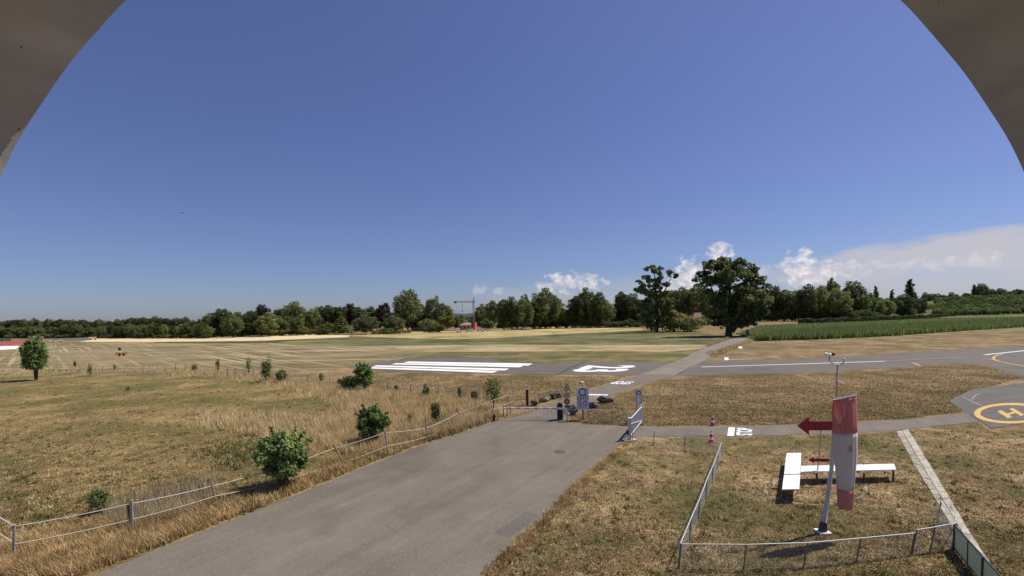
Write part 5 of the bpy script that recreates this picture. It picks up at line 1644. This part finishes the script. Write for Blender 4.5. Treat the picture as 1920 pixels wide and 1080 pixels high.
# ------------------------------------------------------------------ windsock mast with anemometer
gm = at(1542.5, 999)
t = thing('windsock_mast', 'slightly leaning grey mast on a white foot block, cup anemometer on top', 'mast', gm)
def MP(x, y, dy=0.0): return at_dist(x, y, gm.y + dy) - gm
MB().tube([MP(1543, 997), MP(1549, 950), MP(1559, 880), MP(1564, 810), MP(1567.5, 750)], [.085, .078, .068, .058, .048], 12).build('pole', M['palesteel'], t, True)
MB().tube([MP(1542, 1000), MP(1544.5, 978)], [.16, .12], 12).build('hinge_foot', M['darksteel'], t)
MB().box((0, 0, .03), (.42, .42, .09)).build('foot_block', M['white'], t)
MB().tube([MP(1567.5, 751), MP(1570.5, 684)], .026, 8).build('upper_pole', M['steel'], t)
yk = MB().tube([MP(1555, 674), MP(1556, 677), MP(1564, 683.5), MP(1577, 683.5), MP(1581.5, 680), MP(1582, 674)], .025, 8).build('yoke', M['offwhite'], t)
MB().ball(MP(1582, 674), .05, 8, 6).build('vane_stub', M['offwhite'], yk)
MB().tube([MP(1555, 674), MP(1556, 664)], .016, 6).build('spindle', M['darksteel'], yk)
for (x, y, mt) in ((1548.5, 664.3, 'white'), (1555.8, 665.5, 'white'), (1562, 664, 'black')):
    p = MP(x, y, 0)
    MB().ball(p, .062, 10, 7, sx=1.1).build('wind_cup', M[mt], yk, True)
MB().tube([MP(1549, 664.5), MP(1562, 664)], .010, 6).build('cup_arm', M['darksteel'], yk)
sa = MB().tube([MP(1569, 713), MP(1583.5, 720.5, -.2)], .022, 8).build('side_arm', M['offwhite'], t)
MB().tube([MP(1583.5, 721, -.2), MP(1583.5, 730, -.2)], .006, 5).build('cord', M['steel'], sa)
for y in (702, 709, 717): MB().ball(MP(1569.6, y), .042, 8, 5, sz=.7).build('clamp', M['steel'], t)
# frame of the windsock: arm towards the camera and hoop
SD = 16.75
sc_ = at_dist(1584, 747, SD)
def sock_c(y):
    xs = prof([(744, 1583.5), (812, 1583), (880, 1586), (916, 1585.5), (955, 1585)], y)
    return xs
MB().tube([MP(1566, 752), sc_ - gm + Vector((-.05, .35, 0))], .02, 6).build('sock_arm', M['steel'], t)
tsk = thing('windsock', 'limp red and white striped windsock hanging beside the mast', 'windsock', at_dist(1584, 747, SD))
org = at_dist(1584, 747, SD)
kS = SD / FOC
rows = [745, 756, 770, 790, 811, 812, 830, 850, 870, 890, 905, 917, 918, 930, 942, 954]
NA = 40
def sock_band(name, rws, mt):
    b = MB()
    for y in rws:
        cx = sock_c(y)
        wr = prof([(744, 21.8), (790, 21.5), (812, 20.8), (850, 18.8), (880, 16.4), (917, 14.2), (955, 12.2)], y) * kS
        c = at_dist(cx, y, SD) - org
        tilt = -0.085 if y < 752 else -0.04 * max(0, (800 - y) / 60)
        amp = prof([(744, .006), (765, .05), (850, .075), (955, .07)], y)
        for k_ in range(NA):
            w = 2 * math.pi * k_ / NA
            fold = 1 + amp * 1.6 * math.sin(5 * w + y * .01) + amp * 1.3 * math.sin(11 * w + 1.3) + amp * .8 * math.sin(3 * w - y * .02)
            b.v.append((c.x + math.cos(w) * wr * fold, c.y + math.sin(w) * wr * fold * prof([(744, .16), (770, .40), (812, .62), (955, .62)], y), c.z - tilt * math.cos(w)))
    for i in range(len(rws) - 1):
        for k_ in range(NA):
            j = (k_ + 1) % NA
            b.f.append((i * NA + k_, (i + 1) * NA + k_, (i + 1) * NA + j, i * NA + j))
    o = b.build(name, mt, tsk, True)
    md = o.modifiers.new('thickness', 'SOLIDIFY'); md.thickness = .006
    return o
def fabric(name, c0, c1):
    m, N_, Ln, bs = mat(name, .85, .1)
    nt = m.node_tree
    f = nz(nt, wpos(nt, (1, 1, .25)), 6, 5, .65)
    Ln.new(ramp(nt, f, [(.35, c0), (.65, c1)]), bs.inputs['Base Color'])
    tr = N_.new('ShaderNodeBsdfTranslucent'); tr.inputs[0].default_value = (*c1, 1)
    mx = N_.new('ShaderNodeMixShader'); mx.inputs[0].default_value = .45
    Ln.new(bs.outputs[0], mx.inputs[1]); Ln.new(tr.outputs[0], mx.inputs[2]); Ln.new(mx.outputs[0], N_['Material Output'].inputs['Surface'])
    return m
fr = fabric('red_sock_fabric', (0.60, 0.21, 0.18), (0.76, 0.40, 0.34))
fr2 = fabric('faded_red_sock_fabric', (0.56, 0.24, 0.21), (0.74, 0.42, 0.37))
fw = fabric('white_sock_fabric', (0.62, 0.60, 0.56), (0.82, 0.79, 0.75))
sock_band('red_band', [745, 752, 760, 770, 780, 790, 800, 811], fr)
sock_band('white_band', [811.2, 820, 830, 840, 850, 860, 870, 880, 890, 900, 910, 917], fw)
sock_band('red_band', [917.2, 924, 930, 936, 942, 948, 954], fr2)
b = MB()
hpz = [Vector((math.cos(2 * math.pi * k_ / 24) * 21.9 * kS, math.sin(2 * math.pi * k_ / 24) * 21.9 * kS * .16, at_dist(1583.5, 745, SD).z - org.z + .085 * math.cos(2 * math.pi * k_ / 24))) for k_ in range(25)]
b.tube(hpz, .014, 6).build('hoop', M['palesteel'], tsk)
ox = -0.012
zz = at_dist(1587, 838, SD).z - org.z
b = MB(); b.tube([Vector((.05 + .035 * math.cos(2 * math.pi * k_ / 14), -.62 * 18.8 * kS - .03, zz + .11 * math.sin(2 * math.pi * k_ / 14))) for k_ in range(15)], .008, 5)
b.build('cord_loop', M['darksteel'], tsk)

# ------------------------------------------------------------------ distant buildings, crane, cars, things in the fields
def house(label, x0, x1, by, ye, yr, mw, mr, depth=9, gable=False, windows=2):
    xm = (x0 + x1) / 2
    g = at(xm, by); k = g.y / FOC
    w = (x1 - x0) * k
    he = up_to(g, xm, ye); hr = up_to(g, xm, yr)
    t = thing('farm_house', label, 'house', g + Vector((0, depth / 2, 0)), facing(g))
    MB().box((0, 0, he / 2 - .1), (w, depth, he + .2)).build('wall', M[mw], t)
    rb = MB()
    ov = .5
    A = [(-w / 2 - ov, -depth / 2 - ov, he - .1), (w / 2 + ov, -depth / 2 - ov, he - .1), (w / 2 + ov, depth / 2 + ov, he - .1), (-w / 2 - ov, depth / 2 + ov, he - .1), (-w / 2 + w * .06, 0, hr), (w / 2 - w * .06, 0, hr)]
    rb.v = A; rb.f = [(0, 1, 5, 4), (2, 3, 4, 5), (1, 2, 5), (3, 0, 4), (3, 2, 1, 0)]
    r_ = rb.build('roof', M[mr], t)
    MB().box((w * .2, 1.0, hr), (.7, .7, 1.3)).build('chimney', M['wall_white'], r_)
    for i in range(windows):
        xx = -w / 2 + w * (i + .7) / (windows + .4)
        wn_ = MB().box((xx, -depth / 2 - .01, he * .5), (1.4, .10, min(1.3, he * .45))).build('window', M['glass'], t)
        MB().box((xx, -depth / 2 - .08, he * .5 - min(1.3, he * .45) / 2 - .06), (1.6, .12, .1)).build('sill', M['wall_white'], wn_)
    return t
house('low farmhouse with a pale roof half hidden by garden trees', 588, 604, 621, 614, 608, 'wall_tan', 'roof_pale', 8)
house('small tan house behind the egg-shaped tree', 606, 632, 619, 605, 598, 'wall_tan', 'roof_tan', 8)
house('long low brown-roofed barn below the dome-shaped tree', 768, 800, 620.5, 614, 607, 'wall_tan', 'roof_brown', 9, windows=4)
house('low house with a dark roof right of the egg-shaped tree', 654, 672, 622, 616, 609, 'wall_white', 'roof_brown', 8)
house('tan house front left of the crane', 858, 882, 619, 609, 605, 'wall_tan', 'roof_tan', 8, windows=3)
house('large farm building with a wide tan roof right of the crane mast', 892, 918, 612, 599, 587, 'wall_tan', 'roof_tan', 14)
house('pale house at the left foot of the tall grove', 930, 952, 615, 608, 603, 'wall_tan', 'roof_pale', 8, windows=3)
house('house with a salmon tiled roof between the two tall field trees', 1306, 1340, 607, 598, 586, 'wall_tan', 'roof_salmon', 10)

# crane
gk = at(889, 619); kk = gk.y / FOC
t = thing('tower_crane', 'slim grey building crane with a level jib pointing left', 'crane', gk, facing(gk))
zt = zs(gk, 566)
def lattice(b, a, c, w, n, r=.09):
    a, c = Vector(a), Vector(c); u = (c - a).normalized()
    s1 = u.cross(Vector((0, 1, 0))).normalized() * w / 2; s2 = Vector((0, 1, 0)) * w / 2
    cs = [s1 + s2, s1 - s2, -s1 - s2, -s1 + s2]
    for q_ in cs: b.tube([a + q_, c + q_], r, 4)
    for i in range(n):
        p, q2 = a.lerp(c, i / n), a.lerp(c, (i + 1) / n)
        for j in range(4): b.tube([p + cs[j], q2 + cs[(j + 1) % 4]], r * .6, 4)
b = MB(); lattice(b, (0, 0, 0), (0, 0, zt), .9, 14, .13); b.build('mast', M['steel'], t)
b = MB(); lattice(b, (1, 0, zt), (-37 * kk, 0, zt + .4), .7, 16, .11); b.build('jib', M['steel'], t)
b = MB(); lattice(b, (0, 0, zt), (1.6 * kk, 0, zs(gk, 558)), .5, 4, .1); b.build('tower_head', M['steel'], t)
MB().tube([(1.6 * kk, 0, zs(gk, 558)), (-20 * kk, 0, zt + .5)], .06, 4).build('tie_rope', M['steel'], t)
MB().tube([(-21 * kk, 0, zt), (-21 * kk, 0, zs(gk, 583))], .06, 4).build('hoist_rope', M['darksteel'], t)
MB().box((-21 * kk, 0, zs(gk, 583)), (.5, .4, .9)).build('hook_block', M['darksteel'], t)
MB().box((-34 * kk, 0, zt - .2), (1.6, .8, .8)).build('trolley', M['darksteel'], t)
gq = at(891, 620.5); kq = gq.y / FOC
t = thing('red_silo', 'upright red cylindrical silo at the foot of the crane', 'silo', gq)
zt2 = zs(gq, 603)
MB().tube([(0, 0, .8), (0, 0, zt2 * .92), (0, 0, zt2)], [3.2 * kq, 3.2 * kq, 1.5 * kq], 18).build('drum', M['siloRed'], t, True)
for s_ in (-1, 1):
    for q_ in (-1, 1): MB().tube([(s_ * 2 * kq, q_ * 2 * kq, -.1), (s_ * 2 * kq, q_ * 2 * kq, .9)], .1, 6).build('leg', M['steel'], t)

def car(x, by, label, col, L_=4.4, van=False, rz=0.0):
    g = at(x, by)
    t = thing('parked_van' if van else 'parked_car', label, 'van' if van else 'car', g, facing(g) + rz, 'vehicles parked by the farm')
    h = 2.3 if van else 1.45
    prof_ = [(-.5, .3), (-.5, .62), (-.42, .66), (-.3, 1.0), (.18, 1.0), (.34, .68), (.5, .6), (.5, .3)] if not van else [(-.5, .2), (-.5, .97), (-.45, 1.0), (.3, 1.0), (.42, .62), (.5, .52), (.5, .2)]
    MB().prism([Vector((a * L_, -.9, c_ * h)) for a, c_ in prof_], (0, 1, 0), 1.8).build('body', M[col], t)
    gl = [(-.36, .68), (-.27, .95), (.16, .95), (.29, .68)] if not van else [(.12, .62), (.12, .93), (.29, .93), (.38, .62)]
    MB().prism([Vector((a * L_, -.915, c_ * h)) for a, c_ in gl], (0, 1, 0), .012).build('side_window', M['glass'], t)
    for s_ in (-.3, .31):
        for yy in (-.92, .70):
            wh = MB().tube([(s_ * L_, yy, .32), (s_ * L_, yy + .22, .32)], .32, 14).build('wheel', M['black'], t)
            MB().tube([(s_ * L_, yy - .01, .32), (s_ * L_, yy + .01, .32)], .17, 10).build('rim', M['steel'], wh)
car(860.5, 624, 'white box van parked left of the crane at the golden field', 'white', 2.6 * 1.0, True)
car(880, 622.8, 'white car parked between the van and the crane foot', 'white')
car(900, 621.6, 'white car parked just right of the red silo', 'white')
car(911, 620.8, 'pale beige car, last in the row right of the silo', 'offwhite', 3.8)
car(988.5, 618.6, 'white car alone at the foot of the tall grove', 'white')
car(106, 641.5, 'pale car at the edge of the far wood left of the stubble', 'offwhite')
# dark box at the end of the footpath, white edge markers
gx = at(1401.5, 632)
t = thing('information_column', 'dark upright board on a post where the footpath ends', 'sign', gx, facing(gx))
hx = zs(gx, 618)
MB().box((0, 0, hx * .62), (4.4 * gx.y / FOC, .25, hx * .76)).build('board', M['darksteel'], t)
MB().box((0, 0, hx * .12), (.5, .2, hx * .26)).build('post', M['wood'], t)
def marker(x, y, w, label, d=1.0):
    g = at(x, y)
    k = g.y / FOC
    t = thing('edge_marker', label, 'runway marker', g, facing(g), 'white edge markers beside the runway')
    b = MB(); ww = w * .30 * k
    b.v = [(-ww / 2, -d, .02), (ww / 2, -d, .02), (ww / 2, d, .02), (-ww / 2, d, .02), (-ww / 2, 0, .42), (ww / 2, 0, .42)]
    b.f = [(0, 1, 5, 4), (2, 3, 4, 5), (1, 2, 5), (3, 0, 4), (3, 2, 1, 0)]
    b.build('ridge_board', M['white'], t)
    MB().box((w * .46 * k, -d * .6, .05), (w * .6 * k, .5, .06)).build('flat_board', M['offwhite'], t)
marker(1362, 674.5, 24, 'white ridge marker on the grass just beyond the runway centre line start')
marker(1388, 653, 20, 'farther white ridge marker near the crop field corner')
# left border: running track, net, shed
sheet('running_track', [(-200, 648), (-200, 642), (0, 640.5), (46, 638.5), (50, 645.5), (0, 648.5)], .03, M['track'])
sheet('pale_track_apron', [(-200, 657), (0, 656), (34, 654), (40, 648.5), (0, 649.5), (-200, 651)], .03, M['paint'])
gy = at(71, 641)
t = thing('yellow_shed', 'small yellow shed behind the lone young tree', 'shed', gy, facing(gy))
hy = zs(gy, 632.5)
MB().box((0, 0, hy / 2), (15 * gy.y / FOC, 3, hy)).build('wall', M['yellow'], t)
MB().box((0, 0, hy + .1), (16.5 * gy.y / FOC, 3.6, .2)).build('roof', M['roof_pale'], t)
MB().box((-1.0, -1.52, hy * .4), (1.1, .06, hy * .78)).build('door', M['darksteel'], t)
gz = at(4, 641)
t = thing('sports_net', 'green net on posts beside the red track at the left border', 'net', gz, facing(gz))
for i in range(4): MB().tube([(-4 + i * 2.4, 0, 0), (-4 + i * 2.4, 0, 1.9)], .06, 6).build('post', M['steel'], t)
MB().box((-.4, 0, 1.0), (7.2, .04, 1.6)).build('net', M['greenpaint'], t)
gf = at(140, 637.5)
t = thing('grey_panel_fence', 'long low grey green fence before the far wood', 'fence', gf, facing(gf))
kf = gf.y / FOC
for i in range(8): MB().box(((-20 + i * 5.6) * kf, 0, .55), (5.4 * kf, .06, 1.1)).build('panel', M['steel'], t)
for i in range(9): MB().box(((-22.8 + i * 5.6) * kf, .05, .6), (.12, .12, 1.3)).build('post', M['darksteel'], t)
gw = at(174, 637.5)
t = thing('hay_wagon', 'small pale straw-loaded wagon at the left end of the stubble field', 'wagon', gw, facing(gw))
MB().box((0, 0, 1.1), (3.0, 1.8, .8)).build('load', M['stubble'], t)
MB().box((0, 0, .62), (3.2, 1.7, .12)).build('bed', M['wood'], t)
for s_ in (-1, 1):
    for yy in (-.95, .75): MB().tube([(s_, yy, .35), (s_, yy + .2, .35)], .35, 12).build('wheel', M['black'], t)
# hay tedder standing in the field
gh = at(228, 667.5); kh = gh.y / FOC
t = thing('hay_rake', 'dark red hay rake implement parked in the mown field', 'farm implement', gh, facing(gh))
MB().tube([(-8 * kh, 0, .75), (8 * kh, 0, .75)], .09, 8).build('beam', M['siloRed'], t)
MB().tube([(0, 0, .75), (0, -1.4, .5)], .07, 8).build('drawbar', M['siloRed'], t)
for i, s_ in enumerate((-7, -2.8, 2.8, 7)):
    w_ = MB()
    for q_ in range(8):
        a = q_ * math.pi / 4
        w_.tube([(s_ * kh, .1, .6), (s_ * kh + .52 * math.cos(a), .1, .6 + .52 * math.sin(a))], .03, 4)
    w_.build('rake_wheel', M['signred' if i % 2 else 'darksteel'], t)
for s_ in (-3, 3): MB().tube([(s_ * kh, -.3, .28), (s_ * kh, -.14, .28)], .28, 12).build('wheel', M['black'], t)
gp = at(224.5, 657.5)
t = thing('field_drum', 'small dark drum standing behind the hay rake', 'drum', gp)
MB().tube([(0, 0, 0), (0, 0, .9)], .35, 14).build('drum_body', M['darkwood'], t)
MB().ring((0, -.02, .0), .0, .0, .01, 3)
MB().tube([(0, 0, .9), (0, 0, .95)], .37, 14).build('lid', M['darksteel'], t)

# bird
pb_ = at_dist(341, 399, 90)
t = thing('flying_bird', 'small dark bird gliding high in the left sky', 'bird', pb_)
b = MB()
for s_ in (-1, 1):
    b.prism([Vector((s_ * .06, -.05, 0)), Vector((s_ * .34, .02, .07)), Vector((s_ * .62, .10, .0)), Vector((s_ * .33, .14, .06)), Vector((s_ * .06, .10, 0))], (0, 0, 1), .012)
b.ball((0, 0, 0), .075, 8, 6, 1, 2.3, .9)
b.prism([Vector((-.03, .14, 0)), Vector((.03, .14, 0)), Vector((.07, .32, 0)), Vector((-.07, .32, 0))], (0, 0, 1), .012)
b.build('body', M['black'], t)

# far wooded ridge behind the crane, distance haze painted as blue
b = MB()
pr = [(-600, 20), (-200, 24), (0, 30), (200, 34), (500, 30), (900, 24), (1500, 30), (2300, 22)]
n_ = 80
for i in range(n_ + 1):
    X = -900 + 3600 * i / n_
    z = prof(pr, X) + 3 * math.sin(i * 1.7) + 2 * math.sin(i * .61)
    b.v += [(X, 2300, -1), (X, 2500, z * .75), (X, 2800, z), (X, 3400, -1)]
for i in range(n_):
    for j in range(3):
        a = i * 4 + j
        b.f.append((a, a + 4, a + 5, a + 1))
tag(b.build('far_ridge', M['hill'], smooth=True), kind='structure')

# ------------------------------------------------------------------ round hood over the viewpoint
m, N_, Ln, bs = mat('weathered_hood_lining', .9, .2)
nt = m.node_tree
f = nz(nt, wpos(nt, (1, .3, 1)), 14, 6, .65, .6)
f2 = nz(nt, wpos(nt), 60, 3, .7)
c = ramp(nt, f, [(.30, (0.26, 0.27, 0.27)), (.55, (0.38, 0.385, 0.38)), (.75, (0.52, 0.51, 0.49))])
c = mixc(nt, mth(nt, 'GREATER_THAN', nz(nt, wpos(nt, (1, 3, 1)), 90, 2, .5), .75), c, (0.06, 0.045, 0.03))
Ln.new(c, bs.inputs['Base Color'])
bump(nt, bs, f2, .2, .002)
hd = thing('camera_hood', 'brown weathered half-round hood arching over both upper corners of the view', 'camera hood', (0, -.35, EYE_H - .45))
DH = .28
Cc = Vector((0, -(769 - PPY) / FOC, -1)) * DH
RH = 1056 / FOC * DH
def hoodpt(w, rad, back):
    v_ = Cc + Vector((rad * math.cos(w), rad * math.sin(w), back))
    return (Matrix.Rotation(R(90 - PITCH), 3, 'X') @ v_) + cam.location - hd.location
b = MB()
NW = 240
a0, a1 = R(-8), R(188)
cols = [(RH, 0.0), (RH + .002, .08), (RH + .002, .25), (RH, .62), (RH + .018, .62), (RH + .018, .0)]
for i in range(NW + 1):
    w = a0 + (a1 - a0) * i / NW
    j_ = .0003 * math.sin(w * 17) + .0002 * math.sin(w * 41 + 1)
    for (r_, bk) in cols:
        b.v.append(tuple(hoodpt(w, r_ + (j_ if bk == 0 else 0), bk)))
nc = len(cols)
for i in range(NW):
    for j in range(nc):
        q_ = (j + 1) % nc
        b.f.append((i * nc + j, i * nc + q_, (i + 1) * nc + q_, (i + 1) * nc + j))
b.f.append(tuple(range(nc))); b.f.append(tuple(NW * nc + j for j in reversed(range(nc))))
b.build('hood_shell', m, hd, True)
b = MB()
pts = [hoodpt(a0 + (a1 - a0) * i / 40, RH + .01, .62) for i in range(41)]
b.prism(pts, (0, -1, 0), .02)
b.build('back_plate', M['darksteel'], hd)
b = MB().tube([(0, -.25, -EYE_H + .35), (0, -.25, .5)], .06, 12)
b.build('support_mast', M['steel'], hd)
print('objects', len(bpy.data.objects), 'tris', sum(len(m_.polygons) for m_ in bpy.data.meshes))
